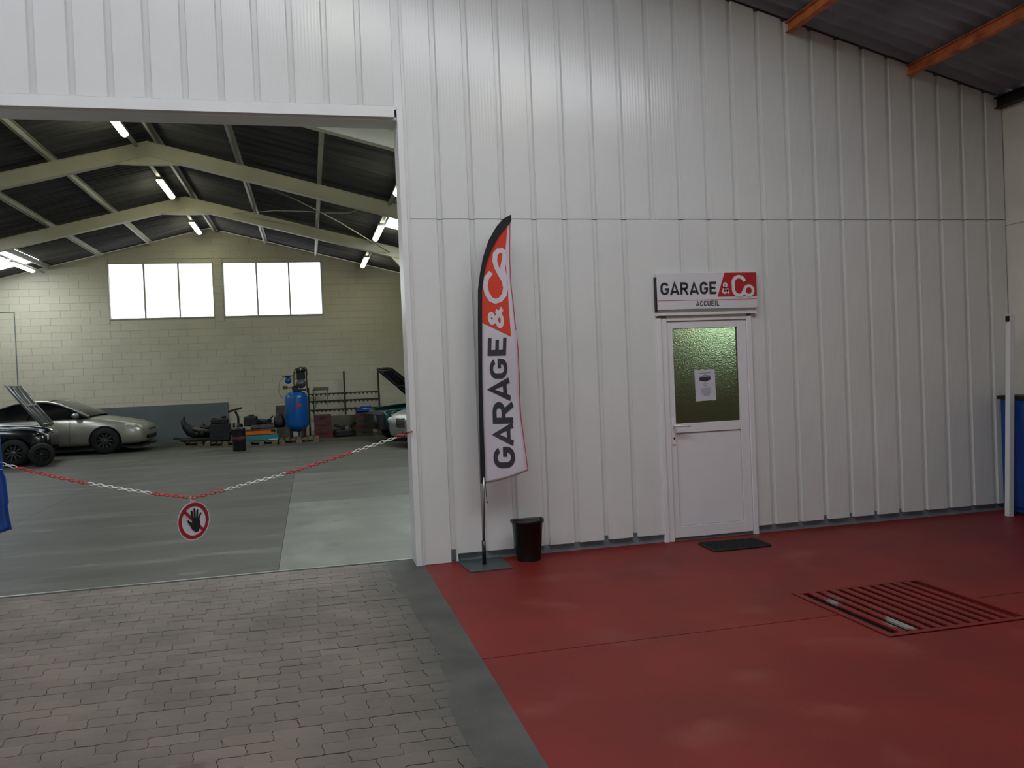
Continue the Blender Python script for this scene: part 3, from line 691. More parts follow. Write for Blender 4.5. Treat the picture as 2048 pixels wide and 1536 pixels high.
for (a, b, w) in (((-.012, .02), (-.020, .078), .018), ((.008, .02), (.008, .094), .018), ((.030, .02), (.036, .080), .018), ((.046, .01), (.066, .050), .017)):
    strokes_mesh([[a, b]], w, lambda u, v: (u, -.0032, v), 'finger', 'prohibit_black', sn)
    MB().prism([(b[0]+w/2*math.cos(2*PI*i/12), b[1]+w/2*math.sin(2*PI*i/12)) for i in range(12)], -.0032, -.0028).build('fingertip', 'prohibit_black', sn)
for k, q in enumerate(([(-.052, .038), (-.06, .045), (-.072, .040), (-.078, .028)], [(-.045, .018), (-.06, .014), (-.075, .012)], [(-.07, .006), (-.058, -.006), (-.062, -.020)], [(-.05, -.012), (-.04, -.024), (-.05, -.036)], [(-.046, -.05), (-.058, -.06), (-.062, -.075)], [(-.03, -.05), (-.022, -.062)], [(-.085, -.018), (-.08, -.025)])):
    strokes_mesh([q], .003, lambda u, v: (u, -.0012, v), 'fine_line', 'print_grey', sn)
MB().b2((-.026, 0, .15), (.026, .003, .178)).b2((-.026, 0, .178), (-.014, .003, .198)).b2((.012, 0, .186), (.026, .003, .198)).b2((-.004, 0, .178), (.006, .003, .19)).build('hanger', 'prohibit_white', sn)

# ------------------------------------------------------------------ roofs
def corr(x0, x1, y0, y1, zf, m, parent=None, pitch=.177, amp=.025, name='sheet', holes=()):
    mb = MB(); n = int((y1-y0)/pitch*6); row = []
    vs = []
    for i in range(n+1):
        y = y0 + (y1-y0)*i/n; dz = amp*math.sin(2*PI*y/pitch)
        vs += [(x0, y, zf(x0)+amp+dz), (x1, y, zf(x1)+amp+dz)]
    mb.add(vs, [(2*i, 2*i+1, 2*i+3, 2*i+2) for i in range(n)], True)
    return mb.build(name, m, parent)
S = .25; RX = -2.6; HZ = 6.06
def hz(x): return HZ - S*abs(x-RX)
hc = struct(empty('ceiling'))
# hall roof: dark sheets with translucent ones let in at the lower rows
SKR = [(1.9, 4.9)]; 
def hall_side(xa, xb, sky):
    """rows of sheets between xa and xb; sky: list of (y0, y1) let-in translucent sheets"""
    y = .3; cuts = sorted(sky) + [(18.0, 18.0)]
    for a, b in cuts:
        if a > y: corr(xa, xb, y, a, hz, 'roof_dark', hc)
        if b > a: corr(xa, xb, a, b, hz, 'skylight_sheet', hc, name='skylight_sheet')
        y = b
hall_side(RX, .2, []); hall_side(.2, 1.72, [(.6, 2.3)]); hall_side(1.72, 4.2, [(.6, 2.3), (9.75, 11.62)]); hall_side(4.2, 6.7, [])  # sheets nearest the opening are unseen, added to brighten floor and rafters
hall_side(-6.72, RX, []); hall_side(-8.95, -8.15, []); hall_side(-8.15, -6.72, [(5.6, 7.4), (10.2, 12.0), (15.1, 17.0)])
def front_z(x): return ztop(x)
fc_ = struct(empty('ceiling'))
def fside(xa, xb, sky):
    y = -9.4
    for a, b in sorted(sky) + [(0.28, .28)]:
        if a > y: corr(xa, xb, y, a, front_z, 'roof_front', fc_)
        if b > a: corr(xa, xb, a, b, front_z, 'front_skylight', fc_, name='skylight_sheet')
        y = b
fside(4.4, 7.05, []); fside(-2.6, 4.4, [(-3.7, -2.3)]); fside(-7.5, -2.6, [(-3.7, -2.3)]); fside(-9.2, -7.5, [])

def channel(mb, x, z, y0, y1, w=.06, h=.13, t=.006):
    mb.b2((x-t, y0, z), (x, y1, z+h)); mb.b2((x-w, y0, z), (x-t, y1, z+t)); mb.b2((x-w, y0, z+h-t), (x-t, y1, z+h))
# front purlins: rust-red steel
for i, (x, zb_) in enumerate(((4.60, 4.770), (5.93, 4.415))):
    o = MB().b2((x-.035, -9.3, zb_), (x+.035, .0, zb_+.008)).b2((x-.035, -9.3, zb_+.092), (x+.035, .0, zb_+.10)).b2((x-.004, -9.3, zb_+.008), (x+.004, 0, zb_+.092)).build('roof_purlin', 'rust_paint')
    tag(o, 'rust-red purlin under the dark corrugated roof, ' + ('the higher one' if i == 0 else 'the one nearer the eave'), 'beam', 'rust-red purlins of the front bay roof')
o = MB().b2((6.93, -9.3, 4.12), (7.02, 0, 4.13)).b2((6.93, -9.3, 4.22), (7.02, 0, 4.235)).b2((6.965, -9.3, 4.13), (6.98, 0, 4.22)).build('eave_beam', 'dark_steel')
tag(o, 'dark steel eave beam on top of the right side wall', 'beam')
# hall rafters
def rafter(y, label, haunch=True):
    t = thing('rafter', label, 'rafter', (0, y, 0), 0, 'portal rafters of the hall')
    def top(x): return HZ - .10 - S*abs(x-RX)
    dpt = .26
    L_, Rr = -8.9, 6.55
    def strip(dz0, dz1, w, nm, m):
        mb = MB()
        for (a, b) in ((L_, RX), (RX, Rr)):
            mb.add([(a, -w/2, top(a)+dz0), (b, -w/2, top(b)+dz0), (b, w/2, top(b)+dz0), (a, w/2, top(a)+dz0), (a, -w/2, top(a)+dz1), (b, -w/2, top(b)+dz1), (b, w/2, top(b)+dz1), (a, w/2, top(a)+dz1)],
                   [(0,3,2,1),(4,5,6,7),(0,1,5,4),(1,2,6,5),(2,3,7,6),(3,0,4,7)])
        return mb.build(nm, m, t)
    strip(-dpt+.012, -.012, .10, 'web', 'rafter_paint'); strip(-.012, 0, .16, 'flange', 'rafter_paint'); strip(-dpt, -dpt+.012, .16, 'flange', 'rafter_paint')
    z0 = top(RX)-dpt
    MB().prism([(RX-.55, top(RX-.55)-dpt), (RX-.2, z0-.15), (RX+.2, z0-.15), (RX+.55, top(RX+.55)-dpt), (RX, z0+.02)], -.05, .05).build('apex_haunch', 'rafter_paint', t)
    if haunch: MB().prism([(2.05, top(2.05)-dpt), (2.9, top(2.9)-dpt-.75), (3.3, top(3.3)-dpt-.9), (6.5, top(6.5)-dpt-.9), (6.5, top(6.5)-dpt)], -.05, .05).build('knee_haunch', 'rafter_paint', t)
rafter(4.35, 'painted steel rafter nearest the opening, a corner of it under the lintel', False)
rafter(8.75, 'painted steel rafter across the hall, the nearer and higher of the two full ones', False)
rafter(13.35, 'painted steel rafter across the hall, the farther and lower of the two full ones')
for x, lab in ((-4.15, 'light steel purlin under the dark hall roof, first one left of the lamp rail'), (-5.44, 'light steel purlin under the dark hall roof, second one left of the lamp rail'), (-6.74, 'light steel purlin of the hall roof beside the left skylight'), (-8.05, 'light steel purlin of the hall roof, lowest on the left'), (-2.42, 'light steel purlin at the ridge of the hall roof'), (-1.06, 'light steel purlin of the hall roof, first one right of the ridge'), (.33, 'light steel purlin of the hall roof, second one right of the ridge'), (1.72, 'light steel purlin of the hall roof, carrying the right row of lamps'), (3.2, 'light steel purlin of the hall roof, hidden right of the opening side'), (4.6, 'light steel purlin of the hall roof, lowest on the right')):
    mb = MB(); z = hz(x)-.10; mb.b2((x-.004, .35, z), (x+.004, 17.95, z+.10)); mb.b2((x-.045, .35, z), (x+.004, 17.95, z+.006)); mb.b2((x-.004, .35, z+.094), (x+.045, 17.95, z+.10))
    tag(mb.build('hall_purlin', 'purlin_grey'), lab, 'beam', 'light purlins under the hall roof')
# lamp rails and fluorescent lamps
def rail(x, lab):
    z = hz(x)-.16
    o = MB().b2((x-.035, .5, z), (x+.035, 17.9, z+.03)).build('lamp_rail', 'purlin_grey'); tag(o, lab, 'rail'); return z
def lamp(x, y0, y1, z, lab):
    t = thing('strip_lamp', lab, 'lamp', (x, (y0+y1)/2, z), 0, 'lit strip lamps of the hall'); h = (y1-y0)/2
    MB().b2((-.06, -h, -.05), (.06, h, 0)).build('housing', 'purlin_grey', t)
    d = []
    for i in range(13): a = PI + PI*i/12; d.append((.062*math.cos(a), -.05+.055*math.sin(a)))
    MB().prism(d, -h+.02, h-.02).build('diffuser', 'tube_glow', t)
zl = rail(-2.78, 'pale lamp rail along the ridge, left of the ridge purlin'); zr = rail(1.60, 'pale lamp rail on the right roof slope'); zq = rail(-6.9, 'pale lamp rail on the left roof slope by the skylight')
lamp(-2.78, 6.15, 7.72, zl, 'lit strip lamp on the ridge rail, nearest, just under the lintel')
lamp(-2.78, 10.95, 12.6, zl, 'lit strip lamp on the ridge rail between the two full rafters')
lamp(-2.78, 15.7, 17.3, zl, 'lit strip lamp on the ridge rail nearest the back wall')
lamp(1.60, 5.9, 7.4, zr, 'lit strip lamp half hidden by the opening side, nearest of the right row')
lamp(1.60, 10.55, 12.25, zr, 'lit strip lamp of the right row, beside the white skylight')
lamp(1.60, 15.3, 17.0, zr, 'lit strip lamp of the right row nearest the back wall')
lamp(-6.9, 15.4, 17.0, zq, 'lit strip lamp beside the left skylight above the grey car')
def fl_lamp(x, y0, y1, lab):
    z = front_z(x)-.2; t = thing('strip_lamp', lab, 'lamp', (x, (y0+y1)/2, z), 0, 'lit strip lamps of the front bay'); h = (y1-y0)/2
    MB().b2((-.06, -h, 0), (.06, h, .05)).build('housing', 'purlin_grey', t); MB().b2((-.05, -h, -.05), (.05, h, -.001)).build('diffuser', 'tube_glow', t)
fl_lamp(2.75, -4.1, -3.0, 'lit strip lamp in the front bay, glinting in the cladding above the banner'); fl_lamp(.45, -3.3, -2.2, 'lit strip lamp in the front bay, glinting in the cladding above the lintel')
# bracing rod and slack cable
def hp(x, y, dz): return (x, y, hz(x)-dz)
tag(MB().tube([hp(-.95, 8.9, .28), hp(-.1, 9.9, .24), hp(.75, 11.2, .22), hp(2.0, 13.2, .28)], .012, 6).build('bracing_rod', 'cable'), 'straight pale bracing rod crossing under the right roof slope', 'rod')
tag(MB().tube([hp(-1.55, 13.2, .25), hp(-1.1, 12.6, .22), hp(-.6, 12.0, .17), hp(.1, 11.0, .2), hp(.45, 10.4, .26), hp(.9, 9.6, .30), hp(1.1, 9.0, .28)], .010, 6).build('roof_cable', 'cable'), 'slack pale cable looping under the right roof slope', 'cable')

# ------------------------------------------------------------------ back wall of painted blocks, windows
WN = [(-5.315, -2.545), (-2.29, .465)]; WZ0, WZ1 = 3.548, 5.085
bw = struct(empty('wall_back'))
def wall_piece(x0, x1, z0, f, nm='backing'):
    MB().prism([(x0, z0), (x1, z0), (x1, f(x1)), (x0, f(x0))], 18.012, 18.22).build(nm, 'wall_paint_cream', bw)
H_ = lambda x: HZ+.03 - S*abs(x-RX)
wall_piece(-9, 6.7, -.1, lambda x: WZ0)
wall_piece(-9, WN[0][0], WZ0, H_); wall_piece(WN[1][1], 6.7, WZ0, H_); wall_piece(WN[0][1], WN[1][0], WZ0, lambda x: WZ1)
wall_piece(WN[0][0], RX, WZ1, H_); wall_piece(RX, WN[1][1], WZ1, H_)
bm_ = MB().box((.25, .009, .1), (.4972, .018, .1972), bev=.002)
bsrc = None; cnt = 0; extra = MB()
for k in range(0, 31):
    for i in range(-18, 15):
        x = i*.5 + (.25 if k % 2 else 0) - .05; z = k*.2
        if x < -8.95 or x+.5 > 6.65: continue
        if z+.2 > min(H_(x), H_(x+.5)): continue
        a, b = x, x+.5; skip = False
        if z+.2 > WZ0 and z < WZ1:
            for w0, w1 in WN:
                if a < w1 and b > w0:
                    if a < w0: b = w0
                    elif b > w1: a = w1
                    else: skip = True
        if skip or b-a < .03: continue
        vis = -8.2 < x < 2.4 and k < 15
        if vis and cnt < 300 and b-a > .49:
            if bsrc is None: bsrc = bm_.build('block', 'wall_paint_cream', bw, (a, 17.994, z)); o = bsrc
            else: o = inst(bsrc, bw, (a, 17.994, z))
            o.location.y += random.uniform(-.0015, .0015); cnt += 1
        else:
            z1 = z+.1985; z0_ = z+.0015
            if z < WZ0 < z+.2 and any(a < w1 and b > w0 for w0, w1 in WN): z1 = WZ0
            if z < WZ1 < z+.2 and any(a < w1 and b > w0 for w0, w1 in WN): z0_ = WZ1
            extra.b2((a+.0015, 17.994, z0_), (b-.0015, 18.012, z1), bev=.002)
eo = extra.build('block', 'wall_paint_cream', bw); eo['kind'] = 'stuff'
for wi, (w0, w1) in enumerate(WN):
    wd = struct(empty('window_%d' % (wi+1), (0, 0, 0)))
    MB().b2((w0-.0, 17.98, WZ0-.03), (w1, 18.2, WZ0)).b2((w0, 17.985, WZ1-.03), (w1, 18.03, WZ1)).b2((w0, 17.985, WZ0), (w0+.025, 18.03, WZ1)).b2((w1-.025, 17.985, WZ0), (w1, 18.03, WZ1)).build('frame', 'purlin_grey', wd)
    pw = (w1-w0-.05)/3
    for i in range(3):
        a = w0+.025+i*pw
        vs = []; n = 40
        for j in range(n+1):
            x = a+.012 + (pw-.024)*j/n; y = 18.06 + .012*math.sin(2*PI*x/.076); vs += [(x, y, WZ0+.004), (x, y, WZ1-.02+.004*math.sin(x*37))]
        MB().add(vs, [(2*j, 2*j+2, 2*j+3, 2*j+1) for j in range(n)], True).build('pane', 'daylight_pane', wd)
        if i: MB().b2((a-.022, 18.0, WZ0), (a+.022, 18.08, WZ1-.03)).build('mullion', 'purlin_grey', wd)
struct(MB().b2((-9.15, .1, -.1), (-8.95, 18.2, hz(-8.95)+.1)).build('wall_left', 'wall_paint_cream'))
struct(MB().b2((6.62, .3, -.1), (6.8, 18.2, hz(6.6)+.1)).build('wall_right', 'wall_paint_cream'))
# front bay side walls and rear with its wide opening
struct(MB().b2((7.03, -9.5, -.1), (7.25, .3, 4.16)).build('wall_right', 'right_wall_paint'))
struct(MB().b2((7.018, -9.5, 2.93), (7.03, 0, 2.945)).build('trim_7', 'right_wall_paint'))
struct(MB().b2((-9.3, -9.5, -.1), (-9.15, .06, 4.9)).build('wall_left', 'right_wall_paint'))
wr_ = struct(empty('wall_rear'))
RO = (-7.5, 1.0, 3.0)
MB().b2((-9.3, -9.6, 0), (RO[0], -9.5, 4.3)).b2((RO[1], -9.6, 0), (7.25, -9.5, 4.3)).prism([(-9.3, RO[2]), (7.25, RO[2]), (7.25, 4.16), (-2.6, 6.9), (-9.3, 5.0)], -9.6, -9.5).build('rear_cladding', 'right_wall_paint', wr_)
struct(MB().b2((-60, -80, -.12), (60, -9.5, -.02)).build('ground', 'slurry'))
# conduit on the wall
tag(MB().tube([(-8.6, 17.97, 3.80), (-7.68, 17.97, 3.80), (-7.68, 17.97, 1.3), (-7.68, 17.97, 1.11)], .012, 6).build('conduit', 'grey_board'), 'thin grey conduit bent down the block wall above the silver coupe', 'pipe')
gb = tag(MB().b2((-8.9, 17.945, .0), (-2.30, 17.99, 1.085)).build('grey_board', 'grey_board', bev=.004), 'long low grey board along the foot of the back wall behind the coupe', 'board')

# ------------------------------------------------------------------ cars
def wheel(parent, x, y, r, w, side, rimm='rim'):
    pr = [(r*.62, -w/2), (r*.93, -w/2), (r, -w*.36), (r, w*.36), (r*.93, w/2), (r*.62, w/2), (r*.6, w*.2), (r*.6, -w*.2), (r*.62, -w/2)]
    t = MB().lathe(pr, (0, 0, 0), 'y', 28).build('wheel', 'rubber', parent, (x, y, r+.002))
    mb = MB(); f = side*w*.36
    mb.lathe([(r*.62, side*w/2*.98), (r*.60, side*w*.30), (r*.585, side*w*.30), (r*.6, side*w/2*.98)], (0, 0, 0), 'y', 24)
    mb.lathe([(0.0001, f+side*.01), (r*.13, f+side*.01), (r*.15, f-side*.02)], (0, 0, 0), 'y', 12)
    for i in range(10):
        a = 2*PI*i/10; mb.box((r*.36*math.cos(a), f-side*.005, r*.36*math.sin(a)), (r*.5, .02, r*.07), (0, -a, 0))
    mb.build('rim', rimm, t)
    MB().lathe([(0.0001, side*w*.1), (r*.61, side*w*.1)], (0, 0, 0), 'y', 20).build('brake_disc', 'engine_dark', t)
    return t
def body_mesh(st, bay=None, crown=.03):
    """stations (x, z_low, z_top, half_width); bay = (x0, x1) where the bonnet is open"""
    vs = []; n = None
    for (x, zl_, zt, w) in st:
        h = zt-zl_; inb = bay and bay[0] < x < bay[1]
        half = [(0, zl_), (.80*w, zl_), (.95*w, zl_+.10*h), (w, zl_+.38*h), (.985*w, zl_+.66*h), (.95*w, zl_+.88*h), (.87*w, zt)]
        half += ([(.78*w, zt-.06), (.74*w, zt-.30), (0, zt-.34)] if inb else [(.78*w, zt+.25*crown), (.5*w, zt+.8*crown), (0, zt+crown)])
        ring = half + [(-y, z) for y, z in half[-2:0:-1]]
        n = len(ring); vs += [(x, y, z) for y, z in ring]
    k = len(st)
    fs = [(j*n+i, j*n+(i+1) % n, (j+1)*n+(i+1) % n, (j+1)*n+i) for j in range(k-1) for i in range(n)]
    fs += [tuple(range(n)), tuple((k-1)*n+i for i in range(n-1, -1, -1))]
    return MB().add(vs, fs, True)
def cut_arches(o, xs, r, w):
    md = o.modifiers.new('sub', 'SUBSURF'); md.levels = md.render_levels = 2
    cs = []
    for x in xs:
        for s in (1, -1):
            c = MB().cyl((x, s*(w-.30), r*.95), (x, s*(w+.2), r*.95), r*1.17, 32).build('cutter', 'rubber'); c.parent = o.parent; cs.append(c)
            md = o.modifiers.new('arch', 'BOOLEAN'); md.operation = 'DIFFERENCE'; md.object = c; md.solver = 'EXACT'
    bpy.context.view_layer.update()
    dg = bpy.context.evaluated_depsgraph_get(); me = bpy.data.meshes.new_from_object(o.evaluated_get(dg), depsgraph=dg)
    o.modifiers.clear(); o.data = me
    bm = bmesh.new(); bm.from_mesh(me)
    bmesh.ops.dissolve_degenerate(bm, dist=1e-5, edges=bm.edges[:]); bm.to_mesh(me); bm.free()
    try: me.set_sharp_from_angle(angle=math.radians(45))
    except Exception: pass
    for c in cs: bpy.data.objects.remove(c, do_unlink=True)
def greenhouse(root, pr, wb0, wt, m, pillars, wind='windscreen'):
    """pr: outline points (x, z, t) from windscreen foot over the roof to the rear foot; t = 0 at belt, 1 at roof"""
    zb_ = pr[0][1]; k = len(pr); zt = max(p[1] for p in pr)
    hw = lambda z: wb0 + (wt-wb0)*max(0, min(1, (z-zb_)/(zt-zb_)))
    # side glass
    for s in (1, -1):
        pts = [(x, s*(hw(z)-.012), z-.012) for x, z in pr] + [(pr[-1][0]+.0, s*(wb0-.012), zb_-.04), (pr[0][0], s*(wb0-.012), zb_-.04)]
        MB().add(pts, [tuple(range(len(pts)))] ).build('side_window', 'car_glass', root)
        MB().tube([(x, s*hw(z), z) for x, z in pr], [.030]*k, 6).build('roof_rail', m, root)
        for (xa, xb) in pillars:
            zt_ = [z for (x, z) in pr]; ztp = max(zt_)-.03
            MB().tube([(xa, s*(wb0-.0), zb_-.02), (xb, s*(hw(ztp)), ztp)], .022, 6).build('pillar', 'black_plastic', root)
    segs = [(pr[i], pr[i+1]) for i in range(k-1)]
    iroof = [i for i in range(k-1) if abs(pr[i+1][1]-pr[i][1])/max(1e-6, abs(pr[i+1][0]-pr[i][0])) < .19]
    a, b = (iroof[0], iroof[-1]+1) if iroof else (1, k-2)
    def skin(i0, i1, nm, mm, up=.0):
        vs = []; n = 8
        for i in range(i0, i1+1):
            x, z = pr[i]; w_ = hw(z)
            for j in range(n+1):
                t = -1+2*j/n; vs.append((x + .05*(1-t*t)*(1 if i < k/2 else -1)*(1 if mm != m else 0), t*w_, z+up+.035*(1-t*t)))
        mb = MB().add(vs, [(q*(n+1)+j, q*(n+1)+j+1, (q+1)*(n+1)+j+1, (q+1)*(n+1)+j) for q in range(i1-i0) for j in range(n)], True)
        o = mb.build(nm, mm, root); md = o.modifiers.new('s', 'SOLIDIFY'); md.thickness = .012; return o
    skin(0, a, 'windscreen', wind); skin(a, b, 'roof', m, .012); skin(b, k-1, 'rear_window', 'car_glass')
def blob(root, nm, c, d, m, rot=None):
    b_ = MB().box((0, 0, 0), d, bev=min(d)*.3).build(nm, m, root, c, sub=1, sm=True)
    if rot: b_.rotation_euler = rot
    return b_
def hood(root, x_hinge, zh, length, w0, w1, ang, m, inner='engine_alu', tilt_front=False):
    """opened bonnet: hinge line at x_hinge, rising by ang; built as a curved plate with an inner frame"""
    e = MB(); vs = []; nx, ny = 8, 8
    for i in range(nx+1):
        u = i/nx; w = w0+(w1-w0)*u
        for j in range(ny+1):
            t = -1+2*j/ny; vs.append((length*u, t*w, -.05*u*u-.035*t*t + (-.02 if abs(t) > .99 else 0)))
    e.add(vs, [(i*(ny+1)+j, i*(ny+1)+j+1, (i+1)*(ny+1)+j+1, (i+1)*(ny+1)+j) for i in range(nx) for j in range(ny)], True)
    o = e.build('bonnet', m, root, (x_hinge, 0, zh)); o.rotation_euler = (0, ang, 0)
    md = o.modifiers.new('s', 'SOLIDIFY'); md.thickness = .012
    f = MB()
    for t in (-.85, -.35, .35, .85): f.tube([(length*.04, t*w0, -.05-.035*t*t), (length*.5, t*(w0+w1)/2, -.06-.035*t*t), (length*.96, t*w1, -.10-.035*t*t)], .022, 6)
    for u in (.04, .5, .96): f.tube([(length*u, -.85*(w0+(w1-w0)*u), -.075-.05*u*u), (length*u, .85*(w0+(w1-w0)*u), -.075-.05*u*u)], .02, 6)
    f.build('inner_frame', inner, o)
    return o

# silver coupe: nose towards the right, side to the viewer
c1 = thing('silver_coupe', 'silver two-door coupe parked side-on before the grey board', 'car', (-4.98, 16.32, 0), math.radians(-3))
ST = [(.93, .34, .50, .42), (.90, .25, .60, .62), (.78, .20, .69, .76), (.50, .18, .77, .87), (.0, .18, .86, .91), (-.42, .18, .93, .91), (-.8, .18, .95, .905), (-1.6, .18, .96, .91), (-2.6, .18, .985, .91), (-3.1, .20, .97, .88), (-3.55, .26, .93, .80), (-3.72, .34, .85, .66)]
ob = body_mesh(ST).build('body', 'silver_paint', c1); cut_arches(ob, (0, -2.69), .33, .91)
for x in (0, -2.69):
    for s in (-1, 1): wheel(c1, x, s*.79, .325, .22, s, 'engine_alu')
greenhouse(c1, [(-.36, .95), (-.72, 1.13), (-1.08, 1.28), (-1.35, 1.345), (-1.75, 1.365), (-2.1, 1.33), (-2.55, 1.19), (-3.15, .98)], .86, .62, 'silver_paint', [(-1.75, -1.70)])
for s in (-1, 1):
    blob(c1, 'mirror', (-.62, s*.98, .99), (.16, .22, .13), 'silver_paint_cool')
    hl = blob(c1, 'headlight', (.62, s*.66, .655), (.42, .20, .10), 'headlamp', (0, math.radians(14), s*math.radians(-28)))
    MB().b2((-.80, s*.905-.004, .30), (-.795, s*.905+.004, .90)).build('door_seam', 'black_plastic', c1)
    blob(c1, 'door_handle', (-1.62, s*.915, .80), (.2, .03, .03), 'silver_paint_cool')
blob(c1, 'lower_grille', (.87, 0, .37), (.16, 1.12, .17), 'black_plastic'); blob(c1, 'upper_grille', (.90, 0, .555), (.10, .62, .045), 'black_plastic')
MB().box((.3, 0, .155), (1.1, 1.5, .05)).box((-1.4, 0, .15), (2.6, 1.5, .06)).build('underbody', 'black_plastic', c1)

# black saloon with its bonnet hinged at the nose and tipped open
c2 = thing('black_saloon', 'black saloon with a raised grey bonnet and stripped nose at the far left', 'car', (-6.42, 13.95, 0), math.radians(4))
ST = [(.66, .30, .62, .60), (.60, .24, .70, .72), (.40, .22, .80, .80), (.0, .20, .86, .83), (-.5, .20, .90, .84), (-.78, .20, .93, .84), (-1.0, .20, .94, .84), (-2.4, .20, .95, .84), (-3.2, .22, .93, .80), (-3.45, .32, .85, .7)]
ob = body_mesh(ST, (-.75, .58)).build('body', 'black_paint', c2); cut_arches(ob, (0, -2.5), .31, .84)
for x in (0, -2.5):
    for s in (-1, 1): wheel(c2, x, s*.735, .30, .19, s)
greenhouse(c2, [(-.9, .93), (-1.25, 1.2), (-1.5, 1.34), (-2.1, 1.37), (-2.6, 1.33), (-3.0, .97)], .80, .62, 'black_paint', [(-1.95, -1.9)])
hd_ = hood(c2, .50, .80, 1.18, .60, .70, math.radians(180+52), 'grey_hood', 'silver_paint_cool')
MB().box((-.15, 0, .58), (.55, .42, .36), bev=.04).box((.15, -.3, .62), (.25, .2, .2), bev=.02).cyl((.1, .2, .5), (.1, .2, .72), .09).tube([(.3, -.5, .66), (.1, -.4, .74), (-.2, -.2, .8)], .03, 8).build('engine', 'engine_dark', c2)
MB().tube([(-.75, -.80, .905), (-.2, -.82, .88), (.5, -.74, .80)], .012, 6).build('fender_strip', 'silver_paint_cool', c2)
blob(c2, 'headlight', (.62, -.52, .60), (.06, .16, .14), 'headlamp')
for s in (-1,): blob(c2, 'headlight', (.60, .52, .60), (.06, .16, .14), 'headlamp')
# loose tyre leaning at its nose
lt = thing('loose_tyre', 'dark loose tyre on the floor at the nose of the black saloon', 'tyre', (-5.74, 12.9, 0), math.radians(20))
wheel(lt, 0, 0, .25, .2, -1, 'black_plastic')

# dark green hatchback facing left, bonnet raised
c3 = thing('green_hatchback', 'dark green car with its black bonnet raised and no bumper, right of the rack', 'car', (2.22, 14.45, 0), math.radians(180+15))
ST = [(.68, .36, .72, .62), (.62, .30, .80, .72), (.40, .26, .86, .80), (.0, .22, .90, .83), (-.5, .20, .93, .84), (-.80, .20, .95, .84), (-1.0, .20, .97, .84), (-2.4, .20, .98, .84), (-2.9, .22, .97, .80), (-3.1, .32, .9, .7)]
ob = body_mesh(ST, (-.78, .60)).build('body', 'green_paint', c3); cut_arches(ob, (0, -2.45), .30, .84)
for x in (0, -2.45):
    for s in (-1, 1): wheel(c3, x, s*.735, .285, .18, s, 'engine_dark')
greenhouse(c3, [(-.95, .96), (-1.3, 1.22), (-1.6, 1.38), (-2.2, 1.42), (-2.7, 1.36), (-3.0, 1.0)], .80, .64, 'green_paint', [(-2.0, -1.95)])
hood(c3, -.70, .97, 1.38, .72, .60, math.radians(-43), 'black_paint', 'engine_dark')
MB().box((.70, 0, .52), (.12, 1.25, .40), bev=.02).box((.35, 0, .6), (.5, .5, .35), bev=.04).cyl((.74, .25, .5), (.79, .25, .5), .17).build('radiator', 'engine_dark', c3)
blob(c3, 'fender_ridge', (.35, .80, .80), (.5, .04, .05), 'green_paint')  # raised strip on the fender in the body's own green
MB().tube([(.0, .75, .92), (-.32, .68, 1.28)], .008, 6).build('bonnet_stay', 'dark_steel', c3)

# silver saloon in front of it, mostly hidden
c4 = thing('silver_saloon', 'silver saloon, only its grille and headlight showing past the opening side', 'car', (2.84, 12.35, 0), math.radians(180+22))
ST = [(.95, .30, .50, .45), (.92, .24, .62, .66), (.80, .20, .74, .80), (.50, .18, .84, .87), (.0, .18, .91, .90), (-.5, .18, .96, .90), (-.9, .18, .98, .90), (-2.0, .18, .99, .90), (-2.9, .18, .99, .88), (-3.6, .26, .95, .80), (-3.75, .34, .9, .7)]
ob = body_mesh(ST).build('body', 'silver_paint_cool', c4); cut_arches(ob, (0, -2.75), .32, .90)
for x in (0, -2.75):
    for s in (-1, 1): wheel(c4, x, s*.78, .315, .2, s)
greenhouse(c4, [(-.75, .97), (-1.15, 1.2), (-1.55, 1.38), (-2.2, 1.42), (-2.7, 1.38), (-3.2, 1.02)], .86, .66, 'silver_paint_cool', [(-2.0, -1.95)])
g4 = blob(c4, 'grille', (.925, .0, .56), (.07, .46, .24), 'chrome')
for i in range(5): MB().b2((.03, -.20, -.09+i*.045), (.045, .20, -.075+i*.045)).build('slat', 'black_plastic', g4)
for s in (-1, 1):
    blob(c4, 'headlight', (.835, s*.56, .61), (.14, .30, .16), 'headlamp', (0, 0, s*math.radians(-28)))
blob(c4, 'bumper_vent', (.93, .2, .34), (.06, .3, .10), 'black_plastic')

# ------------------------------------------------------------------ pallets and what stands on them
def pallet(name_label, x, y, rz=0., w=1.2, d=.8):
    t = thing('pallet', name_label, 'pallet', (x, y, 0), rz, 'wooden pallets at the back of the hall')
    for j in range(3):
        for i in range(3): MB().b2((-w/2+i*(w-.14)/2, -d/2+j*(d-.1)/2, .022), (-w/2+i*(w-.14)/2+.14, -d/2+j*(d-.1)/2+.1, .10)).build('block', 'pallet_wood', t)
        MB().b2((-w/2, -d/2+j*(d-.1)/2, 0), (w/2, -d/2+j*(d-.1)/2+.1, .022)).build('plank', 'pallet_wood', t)
    for i in range(7): MB().b2((-w/2+i*(w-.1)/6, -d/2, .10), (-w/2+i*(w-.1)/6+.1, d/2, .122)).build('plank', 'pallet_wood', t)
    return t
pallet('wooden pallet farthest left, under the dark seat-like car parts', -2.92, 16.82, .0, 1.0, .8)
pallet('wooden pallet in the middle, under the engine with the T-shaped bar', -2.20, 15.95, .0, 1.0, .8)
pallet('wooden pallet under the blue compressor tank', -.34, 15.55, .0, 1.0, .9)
pallet('wooden pallet under the orange and teal machine', -1.28, 15.6, .0, .8, .8)
